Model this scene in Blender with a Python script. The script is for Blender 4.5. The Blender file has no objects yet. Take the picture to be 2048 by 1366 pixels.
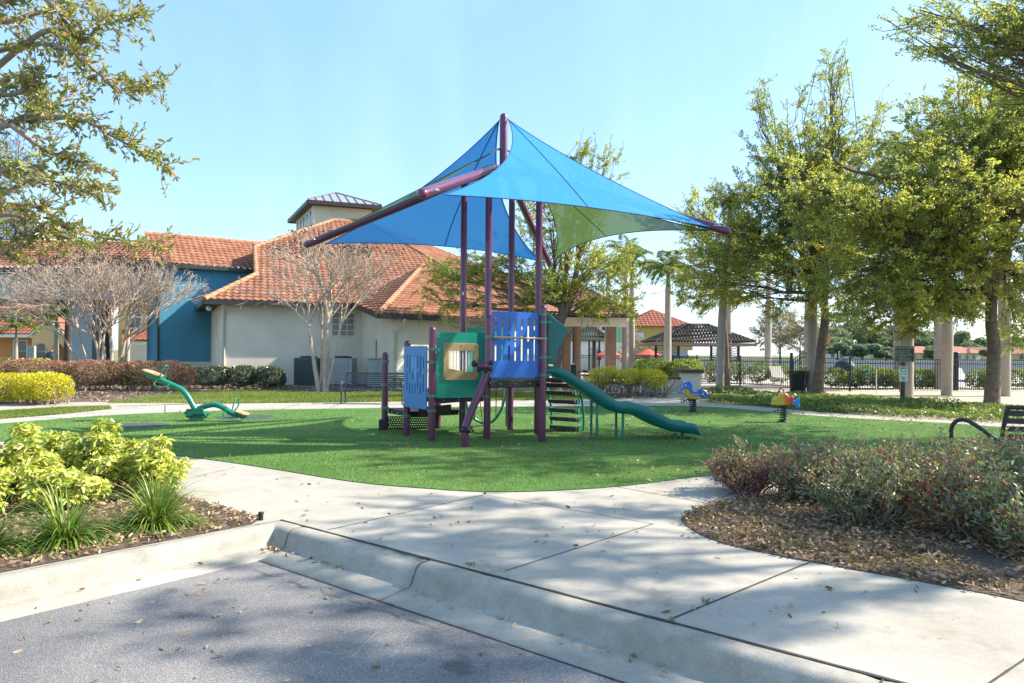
import bpy, bmesh, math, random
import numpy as np
from mathutils import Vector, Matrix, noise
R = math.radians
random.seed(11)
rng = np.random.default_rng(11)
scene = bpy.context.scene
COL = scene.collection
V = Vector
# ------------------------------------------------ camera numbers (level camera, slight roll)
F, HZ, CH = 1365.0, 705.0, 1.58
ROLL = R(0.5)
def unroll(px, py):
    dx, dy = px - 1024, py - 683
    c, s = math.cos(ROLL), math.sin(ROLL)
    return dx * c + dy * s, 683 - dx * s + dy * c - HZ
def P(px, py, Y):
    dx, dy = unroll(px, py)
    return V((dx * Y / F, Y, CH - dy * Y / F))
def G(px, py, z=0.0):
    dx, dy = unroll(px, py)
    Y = (CH - z) * F / dy
    return V((dx * Y / F, Y, z))
def RP(px, py, p0, n):
    d = P(px, py, 1.0) - V((0, 0, CH))
    t = (V(p0) - V((0, 0, CH))).dot(n) / d.dot(n)
    return V((0, 0, CH)) + d * t
# ------------------------------------------------ object helpers
ORG = {}
def tag(o, label=None, cat=None, group=None, kind=None):
    if label: o['label'] = label
    if cat: o['category'] = cat
    if group: o['group'] = group
    if kind: o['kind'] = kind
    return o
def empty(name, loc, label=None, cat=None, group=None):
    o = bpy.data.objects.new(name, None)
    o.empty_display_size = .2
    COL.objects.link(o)
    o.location = loc
    ORG[o] = V(loc)
    return tag(o, label, cat, group)
def link(me, name, mats, parent=None, loc=None):
    """mesh verts are in world coordinates; moves them to the object's own frame"""
    if parent is not None:
        org = ORG[parent]
    elif loc is not None:
        org = V(loc)
    else:
        n = len(me.vertices)
        co = np.empty(n * 3, 'f'); me.vertices.foreach_get('co', co); co = co.reshape(-1, 3)
        mn, mx = co.min(0), co.max(0)
        org = V(((mn[0] + mx[0]) / 2, (mn[1] + mx[1]) / 2, mn[2]))
    me.transform(Matrix.Translation(-org))
    for m in (mats if isinstance(mats, (list, tuple)) else [mats]):
        me.materials.append(m)
    me.name = name
    o = bpy.data.objects.new(name, me)
    COL.objects.link(o)
    if parent is not None:
        o.parent = parent
    else:
        o.location = org
    ORG[o] = org
    return o
def kids(o):
    return [c for c in bpy.data.objects if c.parent == o]
def copy_tree(o, parent=None):
    c = o.copy(); COL.objects.link(c)
    for k in ('label', 'category', 'group'):
        pass
    if parent is not None: c.parent = parent
    for ch in list(o.children):
        copy_tree(ch, c)
    return c
class MB:
    def __init__(s): s.v, s.f, s.sm, s.mi = [], [], [], []
    def add(s, vs, fs, smooth=False, mi=0):
        b = len(s.v)
        s.v += [tuple(v) for v in vs]
        for f in fs:
            s.f.append([i + b for i in f]); s.sm.append(smooth); s.mi.append(mi)
        return s
    def box(s, c, size, rz=0, M=None, mi=0):
        x, y, z = size[0] / 2, size[1] / 2, size[2] / 2
        m = M if M is not None else Matrix.Rotation(rz, 3, 'Z')
        c = V(c)
        vs = [c + m @ V((a * x, b * y, d * z)) for a, b, d in ((-1,-1,-1),(1,-1,-1),(1,1,-1),(-1,1,-1),(-1,-1,1),(1,-1,1),(1,1,1),(-1,1,1))]
        return s.add(vs, [(0,3,2,1),(4,5,6,7),(0,1,5,4),(1,2,6,5),(2,3,7,6),(3,0,4,7)], False, mi)
    def bar(s, a, b, w, h, up=(0, 0, 1), mi=0):
        a, b = V(a), V(b); d = (b - a); L = d.length; d = d.normalized()
        sd = d.cross(V(up))
        if sd.length < 1e-4: sd = d.cross(V((1, 0, 0)))
        sd.normalize(); u = sd.cross(d)
        m = Matrix((d, sd, u)).transposed()
        return s.box((a + b) / 2, (L, w, h), M=m, mi=mi)
    def tube(s, pts, r, n=10, cap=True, closed=False, mi=0, dome=False):
        pts = [V(p) for p in pts]; k = len(pts)
        rs = list(r) if isinstance(r, (list, tuple)) else [r] * k
        if dome:
            for end in (1,):
                d = (pts[-1] - pts[-2]).normalized(); r0 = rs[-1]; base = pts[-1]
                for t in (.4, .7, .9, .985):
                    pts.append(base + d * r0 * t); rs.append(r0 * math.sqrt(max(0, 1 - t * t)))
            k = len(pts)
        tg = []
        for i in range(k):
            if closed: d = pts[(i + 1) % k] - pts[i - 1]
            else: d = pts[min(i + 1, k - 1)] - pts[max(i - 1, 0)]
            tg.append(d.normalized() if d.length > 1e-9 else V((0, 0, 1)))
        ref = V((0, 0, 1)) if abs(tg[0].z) < .9 else V((1, 0, 0))
        u = tg[0].cross(ref).normalized()
        vs, fs = [], []
        for i in range(k):
            u = (u - tg[i] * u.dot(tg[i]))
            if u.length < 1e-6: u = tg[i].orthogonal()
            u.normalize(); w = tg[i].cross(u)
            for j in range(n):
                a = 2 * math.pi * j / n
                vs.append(pts[i] + (u * math.cos(a) + w * math.sin(a)) * rs[i])
        for i in range(k if closed else k - 1):
            i2 = (i + 1) % k
            for j in range(n):
                fs.append((i * n + j, i * n + (j + 1) % n, i2 * n + (j + 1) % n, i2 * n + j))
        s.add(vs, fs, True, mi)
        if cap and not closed:
            s.add(vs[:n], [tuple(range(n))[::-1]], False, mi)
            s.add(vs[-n:], [tuple(range(n))], False, mi)
        return s
    def ball(s, c, r, seg=14, rings=8, M=None, mi=0):
        c = V(c); r = (r, r, r) if not isinstance(r, (tuple, list)) else r
        vs, fs = [], []
        for i in range(rings + 1):
            t = math.pi * i / rings
            for j in range(seg):
                a = 2 * math.pi * j / seg
                p = V((r[0] * math.sin(t) * math.cos(a), r[1] * math.sin(t) * math.sin(a), r[2] * math.cos(t)))
                vs.append(c + (M @ p if M is not None else p))
        for i in range(rings):
            for j in range(seg):
                fs.append((i * seg + j, (i + 1) * seg + j, (i + 1) * seg + (j + 1) % seg, i * seg + (j + 1) % seg))
        return s.add(vs, fs, True, mi)
    def lathe(s, prof, c, n=20, mi=0, smooth=True):
        c = V(c); vs, fs = [], []
        for r, z in prof:
            for j in range(n):
                a = 2 * math.pi * j / n
                vs.append(c + V((r * math.cos(a), r * math.sin(a), z)))
        for i in range(len(prof) - 1):
            for j in range(n):
                fs.append((i * n + j, i * n + (j + 1) % n, (i + 1) * n + (j + 1) % n, (i + 1) * n + j))
        return s.add(vs, fs, smooth, mi)
    def poly(s, pts, mi=0): return s.add(pts, [tuple(range(len(pts)))], False, mi)
    def prism(s, pts, ext, mi=0):
        n = len(pts); e = V(ext); a = [V(p) for p in pts]; b = [p + e for p in a]
        s.add(a + b, [tuple(range(n))[::-1], tuple(range(n, 2 * n))] + [(i, (i + 1) % n, n + (i + 1) % n, n + i) for i in range(n)], False, mi)
        return s
    def sweep(s, rows, closed_prof=True, smooth=False, mi=0, caps=True):
        k = len(rows[0]); vs = [p for r in rows for p in r]; fs = []
        for i in range(len(rows) - 1):
            for j in range(k if closed_prof else k - 1):
                j2 = (j + 1) % k
                fs.append((i * k + j, i * k + j2, (i + 1) * k + j2, (i + 1) * k + j))
        s.add(vs, fs, smooth, mi)
        if caps and closed_prof:
            s.add(rows[0], [tuple(range(k))[::-1]], False, mi); s.add(rows[-1], [tuple(range(k))], False, mi)
        return s
    def build(s, name, mats, parent=None, loc=None, bevel=0, seg=2, weld=True):
        me = bpy.data.meshes.new(name)
        me.from_pydata(s.v, [], s.f)
        me.polygons.foreach_set('use_smooth', s.sm)
        me.polygons.foreach_set('material_index', s.mi)
        bm = bmesh.new(); bm.from_mesh(me)
        bmesh.ops.recalc_face_normals(bm, faces=bm.faces)
        bm.to_mesh(me); bm.free()
        me.update()
        o = link(me, name, mats, parent, loc)
        if bevel:
            b = o.modifiers.new('Bevel', 'BEVEL'); b.width = bevel; b.segments = seg; b.limit_method = 'ANGLE'; b.angle_limit = R(40)
        return o
def plate(outer, holes, th, o, u, v, n):
    """2-D outline with holes -> thick plate; returns (verts, faces) in world space"""
    bm = bmesh.new(); es = []
    for loop in [outer] + holes:
        vs = [bm.verts.new((p[0], p[1], 0)) for p in loop]
        for i in range(len(vs)): es.append(bm.edges.new((vs[i], vs[(i + 1) % len(vs)])))
    bmesh.ops.triangle_fill(bm, use_beauty=True, use_dissolve=False, edges=es)
    r = bmesh.ops.extrude_face_region(bm, geom=bm.faces[:])
    for e in r['geom']:
        if isinstance(e, bmesh.types.BMVert): e.co.z += th
    bm.verts.index_update()
    o, u, v, n = V(o), V(u), V(v), V(n)
    vs = [o + u * a.co.x + v * a.co.y + n * (a.co.z - th / 2) for a in bm.verts]
    fs = [tuple(x.index for x in f.verts) for f in bm.faces]
    bm.free()
    return vs, fs
def stadium(cx, y0, y1, w, k=4):
    r = w / 2; out = []
    for i in range(k + 1):
        a = math.pi * i / k; out.append((cx + r * math.cos(a), y1 - r + r * math.sin(a)))
    for i in range(k + 1):
        a = math.pi + math.pi * i / k; out.append((cx + r * math.cos(a), y0 + r + r * math.sin(a)))
    return out
def rrect(x0, y0, x1, y1, r, k=4):
    out = []
    for cx, cy, a0 in ((x1 - r, y1 - r, 0), (x0 + r, y1 - r, 90), (x0 + r, y0 + r, 180), (x1 - r, y0 + r, 270)):
        for i in range(k + 1):
            a = R(a0 + 90 * i / k); out.append((cx + r * math.cos(a), cy + r * math.sin(a)))
    return out
def smooth(pts, k=6, closed=False):
    """Catmull-Rom through points"""
    pts = [V(p) for p in pts]; n = len(pts); out = []
    for i in range(n if closed else n - 1):
        if closed: a, b, c, d = pts[i - 1], pts[i], pts[(i + 1) % n], pts[(i + 2) % n]
        else: a, b, c, d = pts[max(i - 1, 0)], pts[i], pts[i + 1], pts[min(i + 2, n - 1)]
        for j in range(k):
            t = j / k
            out.append(.5 * ((2 * b) + (c - a) * t + (2 * a - 5 * b + 4 * c - d) * t * t + (3 * b - a - 3 * c + d) * t ** 3))
    if not closed: out.append(pts[-1])
    return out
def np_mesh(name, verts, faces, mats, parent=None, loc=None, tint=None, smooth_=False):
    """faces: (N,k) array"""
    me = bpy.data.meshes.new(name)
    verts = np.asarray(verts, 'f').reshape(-1, 3); faces = np.asarray(faces, 'i')
    k = faces.shape[1]; n = len(faces)
    me.vertices.add(len(verts)); me.vertices.foreach_set('co', verts.ravel())
    me.loops.add(n * k); me.loops.foreach_set('vertex_index', faces.ravel())
    me.polygons.add(n)
    me.polygons.foreach_set('loop_start', np.arange(0, n * k, k, dtype='i'))
    try: me.polygons.foreach_set('loop_total', np.full(n, k, 'i'))
    except Exception: pass
    if smooth_: me.polygons.foreach_set('use_smooth', np.ones(n, bool))
    me.update(calc_edges=True); me.validate()
    if tint is not None:
        a = me.attributes.new('tint', 'FLOAT', 'FACE'); a.data.foreach_set('value', np.asarray(tint, 'f'))
    return link(me, name, mats, parent, loc)
def unit(a): return a / np.maximum(np.linalg.norm(a, axis=-1, keepdims=True), 1e-9)
def leaves(name, c, d, L, W, mats, parent, tint, fold=False, loc=None):
    """leaf-shaped faces: c centres (N,3), d axes, L/W length and width arrays"""
    c = np.asarray(c, float); N = len(c); d = unit(np.asarray(d, float))
    L = np.broadcast_to(np.asarray(L, float), (N,))[:, None]; W = np.broadcast_to(np.asarray(W, float), (N,))[:, None]
    s = unit(np.cross(d, rng.normal(size=(N, 3)))); n = np.cross(d, s)
    tint = np.broadcast_to(np.asarray(tint, float), (N,))
    if not fold:
        v = np.stack([c - d * L * .5, c + s * W * .5 + d * L * .05, c + d * L * .5 + n * L * .08, c - s * W * .5 + d * L * .05], 1)
        f = np.arange(N * 4).reshape(N, 4)
        return np_mesh(name, v.reshape(-1, 3), f, mats, parent, loc, tint)
    curl = (rng.random((N, 1)) - .3) * .25
    b = c - d * L * .5; t = c + d * L * .5 - n * L * curl; m1 = c - d * L * .18 + n * L * curl * .4; m2 = c + d * L * .2 + n * L * curl * .2
    up = n * W * .14
    v = np.stack([b, m1 + s * W * .42 + up, m2 + s * W * .46 + up, t, m2 - s * W * .46 + up, m1 - s * W * .42 + up, m1, m2], 1).reshape(-1, 3)
    base = (np.arange(N) * 8)[:, None]
    f = np.concatenate([base + np.array([[6, 0, 1, 2]]), base + np.array([[7, 6, 2, 3]]), base + np.array([[0, 6, 4, 5]]), base + np.array([[6, 7, 3, 4]])], 0)
    return np_mesh(name, v, f, mats, parent, loc, np.tile(tint, 4))
def twigs(name, segs, mats, parent, loc=None, n=4):
    """segs: list of (p0, p1, r0, r1) -> n-sided tapered sticks"""
    a = np.array([tuple(s[0]) + tuple(s[1]) + (s[2], s[3]) for s in segs], float)
    p0, p1, r0, r1 = a[:, :3], a[:, 3:6], a[:, 6:7], a[:, 7:8]
    d = unit(p1 - p0); ref = np.where(np.abs(d[:, 2:3]) < .9, np.array([[0, 0, 1.]]), np.array([[1., 0, 0]]))
    u = unit(np.cross(d, ref)); w = np.cross(d, u); p1 = p1 + d * r1 * .4
    rings = []
    for p, r in ((p0, r0), (p1, r1)):
        for j in range(n):
            t = 2 * math.pi * j / n
            rings.append(p + (u * math.cos(t) + w * math.sin(t)) * r)
    v = np.stack(rings, 1).reshape(-1, 3); N = len(a); b = (np.arange(N) * 2 * n)[:, None]
    f = np.concatenate([b + np.array([[j, (j + 1) % n, n + (j + 1) % n, n + j]]) for j in range(n)], 0)
    return np_mesh(name, v, f, mats, parent, loc, None, True)
def in_poly(x, y, poly):
    inside = np.zeros(len(x), bool); n = len(poly)
    for i in range(n):
        x0, y0 = poly[i][0], poly[i][1]; x1, y1 = poly[(i + 1) % n][0], poly[(i + 1) % n][1]
        c = ((y0 > y) != (y1 > y)) & (x < (x1 - x0) * (y - y0) / ((y1 - y0) if abs(y1 - y0) > 1e-9 else 1e-9) + x0)
        inside ^= c
    return inside
def scatter(poly, N, near=0.0):
    xs = [p[0] for p in poly]; ys = [p[1] for p in poly]; out = np.zeros((0, 2))
    while len(out) < N:
        x = rng.uniform(min(xs), max(xs), N * 2); y = rng.uniform(min(ys), max(ys), N * 2)
        k = in_poly(x, y, poly)
        if near: k &= rng.random(N * 2) < np.minimum(1, (near / np.maximum(y, .1)) ** 2)
        k &= np.abs(x) < 1.0 * y + 1.5
        out = np.concatenate([out, np.stack([x[k], y[k]], 1)])
    return out[:N]
# ------------------------------------------------ materials
def nodes(name):
    m = bpy.data.materials.new(name); m.use_nodes = True
    nt = m.node_tree; b = nt.nodes['Principled BSDF']
    return m, nt, b
def nd(nt, typ, **kw):
    n = nt.nodes.new(typ)
    for k, v in kw.items():
        if k in n.inputs.keys(): n.inputs[k].default_value = v
        else: setattr(n, k, v)
    return n
def ramp(nt, fac, stops):
    r = nt.nodes.new('ShaderNodeValToRGB'); e = r.color_ramp.elements
    while len(e) < len(stops): e.new(.5)
    for i, (p, c) in enumerate(stops):
        e[i].position = p; e[i].color = (*c, 1) if len(c) == 3 else c
    nt.links.new(fac, r.inputs[0]); return r.outputs[0]
def noise_(nt, scale, detail=4, co=None, rough=.55):
    n = nd(nt, 'ShaderNodeTexNoise'); n.inputs['Scale'].default_value = scale; n.inputs['Detail'].default_value = detail; n.inputs['Roughness'].default_value = rough
    if co is None:
        co = nd(nt, 'ShaderNodeTexCoord').outputs['Object']
    nt.links.new(co, n.inputs['Vector']); return n.outputs['Fac']
def mixc(nt, a, b, fac, typ='MIX'):
    m = nt.nodes.new('ShaderNodeMix'); m.data_type = 'RGBA'; m.blend_type = typ
    for sock, val in ((m.inputs['Factor'], fac), (m.inputs[6], a), (m.inputs[7], b)):
        if isinstance(val, bpy.types.NodeSocket): nt.links.new(val, sock)
        elif isinstance(val, (int, float)): sock.default_value = val
        else: sock.default_value = (*val, 1)
    return m.outputs[2]
def bump(nt, b, h, strength, dist=.02):
    n = nd(nt, 'ShaderNodeBump'); n.inputs['Strength'].default_value = strength; n.inputs['Distance'].default_value = dist
    nt.links.new(h, n.inputs['Height']); nt.links.new(n.outputs[0], b.inputs['Normal'])
def MAT(name, col, rough=.6, var=.12, scale=3, bmp=0, bscale=60, metal=0, spec=.4, coat=0, fine=0):
    m, nt, b = nodes(name)
    c = V(col)
    out = ramp(nt, noise_(nt, scale, 5), [(.3, tuple(c * (1 - var))), (.7, tuple(c * (1 + var)))])
    if fine:
        out = mixc(nt, out, ramp(nt, noise_(nt, bscale, 2), [(.35, (1 - fine,) * 3), (.65, (1 + fine,) * 3)]), 1.0, 'MULTIPLY')
    nt.links.new(out, b.inputs['Base Color'])
    b.inputs['Roughness'].default_value = rough; b.inputs['Metallic'].default_value = metal
    b.inputs['Specular IOR Level'].default_value = spec; b.inputs['Coat Weight'].default_value = coat
    if bmp: bump(nt, b, noise_(nt, bscale, 3), bmp)
    return m
def LEAF(name, stops, trans=.4, rough=.5, spec=.3):
    m, nt, b = nodes(name)
    at = nd(nt, 'ShaderNodeAttribute', attribute_name='tint')
    c = ramp(nt, at.outputs['Fac'], stops)
    nt.links.new(c, b.inputs['Base Color']); b.inputs['Roughness'].default_value = rough; b.inputs['Specular IOR Level'].default_value = spec
    t = nd(nt, 'ShaderNodeBsdfTranslucent'); nt.links.new(mixc(nt, mixc(nt, c, (.70, .76, .28), .22), (1.0, 1.0, .7), 1.0, 'MULTIPLY'), t.inputs['Color'])
    mx = nd(nt, 'ShaderNodeMixShader'); mx.inputs[0].default_value = trans
    nt.links.new(b.outputs[0], mx.inputs[1]); nt.links.new(t.outputs[0], mx.inputs[2])
    nt.links.new(mx.outputs[0], nt.nodes['Material Output'].inputs['Surface'])
    return m
m_conc, nt, b = nodes('concrete')
co = nd(nt, 'ShaderNodeTexCoord').outputs['Object']
c = ramp(nt, noise_(nt, .9, 6, co), [(.3, (.345, .315, .262)), (.72, (.445, .408, .346))])
c = mixc(nt, c, ramp(nt, noise_(nt, 5, 8, co, .7), [(.3, (.86, .85, .84)), (.6, (1.04, 1.03, 1.02))]), .8, 'MULTIPLY')
c = mixc(nt, c, ramp(nt, noise_(nt, 160, 2, co), [(.3, (.72, .72, .72)), (.5, (1, 1, 1)), (.72, (1.12, 1.12, 1.1))]), .8, 'MULTIPLY')
c = mixc(nt, c, ramp(nt, noise_(nt, 1.7, 5, co, .65), [(.30, (.80, .77, .72)), (.42, (1, 1, 1))]), 1.0, 'MULTIPLY')
c = mixc(nt, c, ramp(nt, noise_(nt, 13, 2, co), [(.24, (.62, .55, .45)), (.30, (1, 1, 1))]), .8, 'MULTIPLY')
nt.links.new(c, b.inputs['Base Color']); b.inputs['Roughness'].default_value = .85; b.inputs['Specular IOR Level'].default_value = .25
bump(nt, b, noise_(nt, 140, 3, co), .25, .006)
m_kerb, nt, b = nodes('kerb_concrete')
co = nd(nt, 'ShaderNodeTexCoord').outputs['Object']
c = ramp(nt, noise_(nt, 1.6, 6, co), [(.3, (.31, .285, .24)), (.72, (.43, .40, .345))])
c = mixc(nt, c, ramp(nt, noise_(nt, 9, 8, co, .7), [(.3, (.8, .79, .77)), (.6, (1.05, 1.04, 1.02))]), .9, 'MULTIPLY')
c = mixc(nt, c, ramp(nt, noise_(nt, 190, 2, co), [(.3, (.7, .7, .7)), (.5, (1, 1, 1)), (.72, (1.15, 1.15, 1.13))]), .9, 'MULTIPLY')
nt.links.new(c, b.inputs['Base Color']); b.inputs['Roughness'].default_value = .9; b.inputs['Specular IOR Level'].default_value = .2
bump(nt, b, noise_(nt, 120, 4, co), .4, .008)
m_asph, nt, b = nodes('asphalt')
co = nd(nt, 'ShaderNodeTexCoord').outputs['Object']
c = ramp(nt, noise_(nt, .7, 6, co), [(.3, (.165, .162, .162)), (.7, (.27, .255, .24))])
c = mixc(nt, c, ramp(nt, noise_(nt, .35, 3, co), [(.38, (.80, .80, .81)), (.6, (1.08, 1.07, 1.05))]), 1.0, 'MULTIPLY')
c = mixc(nt, c, ramp(nt, noise_(nt, 2.7, 2, co), [(.26, (.62, .62, .63)), (.33, (1, 1, 1))]), 1.0, 'MULTIPLY')
vo = nd(nt, 'ShaderNodeTexVoronoi'); vo.inputs['Scale'].default_value = 190; nt.links.new(co, vo.inputs['Vector'])
c = mixc(nt, c, ramp(nt, vo.outputs['Color'], [(.15, (.6, .6, .62)), (.55, (.92, .92, .94)), (.93, (2.2, 2.15, 2.05))]), .6, 'MULTIPLY')
wv = nd(nt, 'ShaderNodeTexNoise'); wv.inputs['Scale'].default_value = 3.0; nt.links.new(co, wv.inputs['Vector'])
ad = nd(nt, 'ShaderNodeVectorMath', operation='MULTIPLY_ADD'); nt.links.new(wv.outputs['Color'], ad.inputs[0]); ad.inputs[1].default_value = (.5, .5, .5); nt.links.new(co, ad.inputs[2])
ve = nd(nt, 'ShaderNodeTexVoronoi', feature='DISTANCE_TO_EDGE'); ve.inputs['Scale'].default_value = 2.6; nt.links.new(ad.outputs[0], ve.inputs['Vector'])
ck = ramp(nt, ve.outputs['Distance'], [(.0, (1, 1, 1)), (.018, (0, 0, 0))])
ckm = mixc(nt, ck, ramp(nt, noise_(nt, 1.3, 3, co), [(.5, (0, 0, 0)), (.7, (1, 1, 1))]), 1.0, 'MULTIPLY')
c = mixc(nt, c, (.42, .40, .37), ckm)
nt.links.new(c, b.inputs['Base Color']); b.inputs['Roughness'].default_value = .85; b.inputs['Specular IOR Level'].default_value = .3
bump(nt, b, vo.outputs['Distance'], .5, .01)
m_turf = MAT('turf_backing', (.055, .17, .03), .9, .25, 1.2, .6, 140, fine=.3)
m_soil, nt, b = nodes('mulch_soil')
co = nd(nt, 'ShaderNodeTexCoord').outputs['Object']
c = ramp(nt, noise_(nt, 28, 6, co, .7), [(.3, (.05, .036, .027)), (.5, (.14, .10, .075)), (.7, (.27, .19, .13))])
c = mixc(nt, c, ramp(nt, noise_(nt, 2, 4, co), [(.35, (.6, .58, .58)), (.65, (1.1, 1.05, 1))]), 1., 'MULTIPLY')
nt.links.new(c, b.inputs['Base Color']); b.inputs['Roughness'].default_value = .95
bump(nt, b, noise_(nt, 40, 6, co, .7), .8, .03)
m_lawn = MAT('lawn_soil', (.10, .13, .035), .95, .3, 2, .5, 60, fine=.3)
m_far = MAT('far_ground', (.16, .17, .07), .95, .25, .2)
m_sand = MAT('sandy_soil', (.42, .35, .26), .95, .15, 2, .4, 50, fine=.2)
m_joint = MAT('joint_dirt', (.06, .055, .045), .95, .3, 20)
m_deckp = MAT('pool_paving', (.5, .44, .38), .85, .1, 1)
m_turfb = LEAF('turf_blades', [(0, (.13, .215, .055)), (.5, (.215, .305, .085)), (1, (.34, .41, .14))], .25, .45)
m_grass = LEAF('grass_blades', [(0, (.08, .15, .02)), (.6, (.19, .25, .045)), (1, (.36, .34, .12))], .3, .6)
m_litter = LEAF('dry_leaves', [(0, (.095, .058, .034)), (.4, (.26, .16, .09)), (.75, (.42, .29, .18)), (1, (.52, .42, .32))], .15, .7)
# paint and metal
m_purple = MAT('purple_paint', (.115, .017, .07), .32, .06, 4, spec=.5, coat=.35)
m_blue = MAT('blue_plastic', (.012, .125, .48), .38, .05, 4, spec=.5)
m_blue2 = MAT('pale_blue_plastic', (.03, .19, .46), .4, .05, 4, spec=.5)
m_green = MAT('green_plastic', (.008, .27, .165), .4, .06, 4, spec=.5)
m_teal = MAT('slide_plastic', (.006, .135, .11), .35, .06, 4, spec=.5)
m_gpaint = MAT('green_paint', (.008, .2, .12), .32, .08, 6, spec=.5, coat=.3)
m_tan = MAT('tan_plastic', (.45, .29, .13), .5, .08, 5)
m_dark = MAT('dark_rubber', (.022, .02, .022), .55, .25, 8, .2, 90)
m_step = MAT('worn_step', (.075, .065, .05), .6, .3, 8, .2, 60)
m_steel = MAT('steel', (.55, .55, .53), .3, .08, 10, metal=.9)
m_white = MAT('white_paint', (.75, .74, .70), .5, .06, 3)
m_black = MAT('black_paint', (.018, .02, .024), .4, .2, 5, spec=.5)
m_navy = MAT('navy_bench_paint', (.04, .055, .085), .4, .15, 5, spec=.5)
m_fence = MAT('fence_paint', (.022, .027, .035), .45, .15, 2)
m_rope = MAT('rope', (.25, .18, .12), .8, .2, 20)
def FABRIC(name, col, tcol, hole):
    m, nt, b = nodes(name)
    co = nd(nt, 'ShaderNodeTexCoord').outputs['Object']
    n = noise_(nt, 70, 3, co); c = mixc(nt, tuple(V(col) * .82), tuple(V(col) * 1.3), ramp(nt, n, [(.35, (0, 0, 0)), (.65, (1, 1, 1))]))
    nt.links.new(c, b.inputs['Base Color']); b.inputs['Roughness'].default_value = .75; b.inputs['Specular IOR Level'].default_value = .25
    bump(nt, b, mixc(nt, n, noise_(nt, 7, 3, co), .6), .35, .02)
    t = nd(nt, 'ShaderNodeBsdfTranslucent'); t.inputs['Color'].default_value = (*tcol, 1)
    mx = nd(nt, 'ShaderNodeMixShader'); mx.inputs[0].default_value = .42
    nt.links.new(b.outputs[0], mx.inputs[1]); nt.links.new(t.outputs[0], mx.inputs[2])
    tr = nd(nt, 'ShaderNodeBsdfTransparent'); m2 = nd(nt, 'ShaderNodeMixShader'); m2.inputs[0].default_value = hole
    nt.links.new(mx.outputs[0], m2.inputs[1]); nt.links.new(tr.outputs[0], m2.inputs[2])
    nt.links.new(m2.outputs[0], nt.nodes['Material Output'].inputs['Surface'])
    return m
m_sailb = FABRIC('blue_shade_cloth', (.045, .33, .61), (.02, .20, .58), .05)
m_sailg = FABRIC('green_shade_cloth', (.085, .155, .065), (.085, .14, .045), .09)
m_hemb = MAT('blue_hem', (.006, .05, .22), .7); m_hemg = MAT('green_hem', (.03, .06, .02), .7)
# buildings
m_cream = MAT('cream_stucco', (.70, .645, .52), .9, .09, .8, .25, 90)
m_bluew = MAT('blue_stucco', (.075, .275, .38), .9, .08, .8, .25, 90)
m_greyw = MAT('grey_blue_stucco', (.36, .41, .42), .9, .06, 1, .2, 60)
m_brown = MAT('brown_trim', (.055, .04, .034), .55, .15, 3)
m_gutter = MAT('gutter_metal', (.045, .045, .045), .4, .2, 3)
m_spout = MAT('downspout_paint', (.50, .48, .40), .5, .05, 3)
m_glass = MAT('window_glass', (.05, .07, .085), .06, .2, .7, spec=.8)
m_blind = MAT('window_blind', (.20, .20, .16), .25, .1, 2, spec=.7)
m_frame = MAT('window_frame', (.68, .68, .64), .5, .04)
m_metal = MAT('metal_roof', (.42, .40, .38), .35, .1, 2, metal=.35)
m_col = MAT('brown_column', (.20, .13, .09), .8, .1, 2)
m_ac = MAT('ac_grille', (.06, .075, .08), .5, .2, 20); m_ac2 = MAT('ac_grey', (.30, .31, .31), .5, .1, 4)
m_box = MAT('utility_box', (.33, .37, .34), .6, .08, 3)
m_orange = MAT('orange_stucco', (.62, .28, .11), .9, .06, 1); m_peach = MAT('peach_stucco', (.68, .47, .25), .9, .05, 1)
m_yellow = MAT('yellow_stucco', (.62, .49, .22), .9, .05, 1); m_mint = MAT('mint_siding', (.26, .50, .33), .8, .06, 1)
m_lime = MAT('pale_render', (.62, .58, .48), .9, .05, 1)
m_cap = MAT('wall_cap', (.10, .065, .05), .8, .12, 4)
m_wood = MAT('dark_wood', (.045, .035, .03), .7, .2, 5); m_woodl = MAT('pale_edge_wood', (.22, .17, .13), .7, .15, 5)
m_red = MAT('red_canvas', (.50, .10, .06), .8, .06, 3)
m_door = MAT('wood_door', (.30, .14, .05), .6, .1, 3)
def TILE(name, cols, stain=.6):
    m, nt, b = nodes(name)
    uv = nd(nt, 'ShaderNodeUVMap', uv_map='UVMap').outputs[0]
    fl = nd(nt, 'ShaderNodeVectorMath', operation='FLOOR'); nt.links.new(uv, fl.inputs[0])
    wn = nd(nt, 'ShaderNodeTexWhiteNoise', noise_dimensions='3D'); nt.links.new(fl.outputs[0], wn.inputs['Vector'])
    c = ramp(nt, wn.outputs['Value'], [(i / (len(cols) - 1), k) for i, k in enumerate(cols)])
    c = mixc(nt, c, ramp(nt, noise_(nt, .8, 5), [(.35, (.72, .66, .64)), (.6, (1.05, 1.03, 1.0))]), stain, 'MULTIPLY')
    c = mixc(nt, c, ramp(nt, noise_(nt, 9, 4), [(.35, (.85, .83, .82)), (.6, (1.05, 1.05, 1.05))]), .8, 'MULTIPLY')
    nt.links.new(c, b.inputs['Base Color']); b.inputs['Roughness'].default_value = .8; b.inputs['Specular IOR Level'].default_value = .3
    return m
m_tile = TILE('clay_tiles', [(.27, .115, .068), (.34, .15, .088), (.38, .18, .108), (.30, .122, .07)])
m_capt = MAT('ridge_tiles', (.40, .20, .105), .8, .2, 2)
m_tile2 = TILE('red_clay_tiles', [(.34, .11, .065), (.40, .14, .08), (.37, .12, .07)], .3)
m_bark = MAT('oak_bark', (.16, .125, .095), .95, .35, 5, .9, 30, fine=.35)
m_palm = MAT('palm_trunk', (.36, .31, .26), .9, .12, 4, .4, 30)
m_crape = MAT('smooth_pale_bark', (.45, .35, .265), .75, .2, 6, .2, 30)
m_twig = MAT('twig_bark', (.27, .215, .17), .9, .25, 6)
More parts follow.
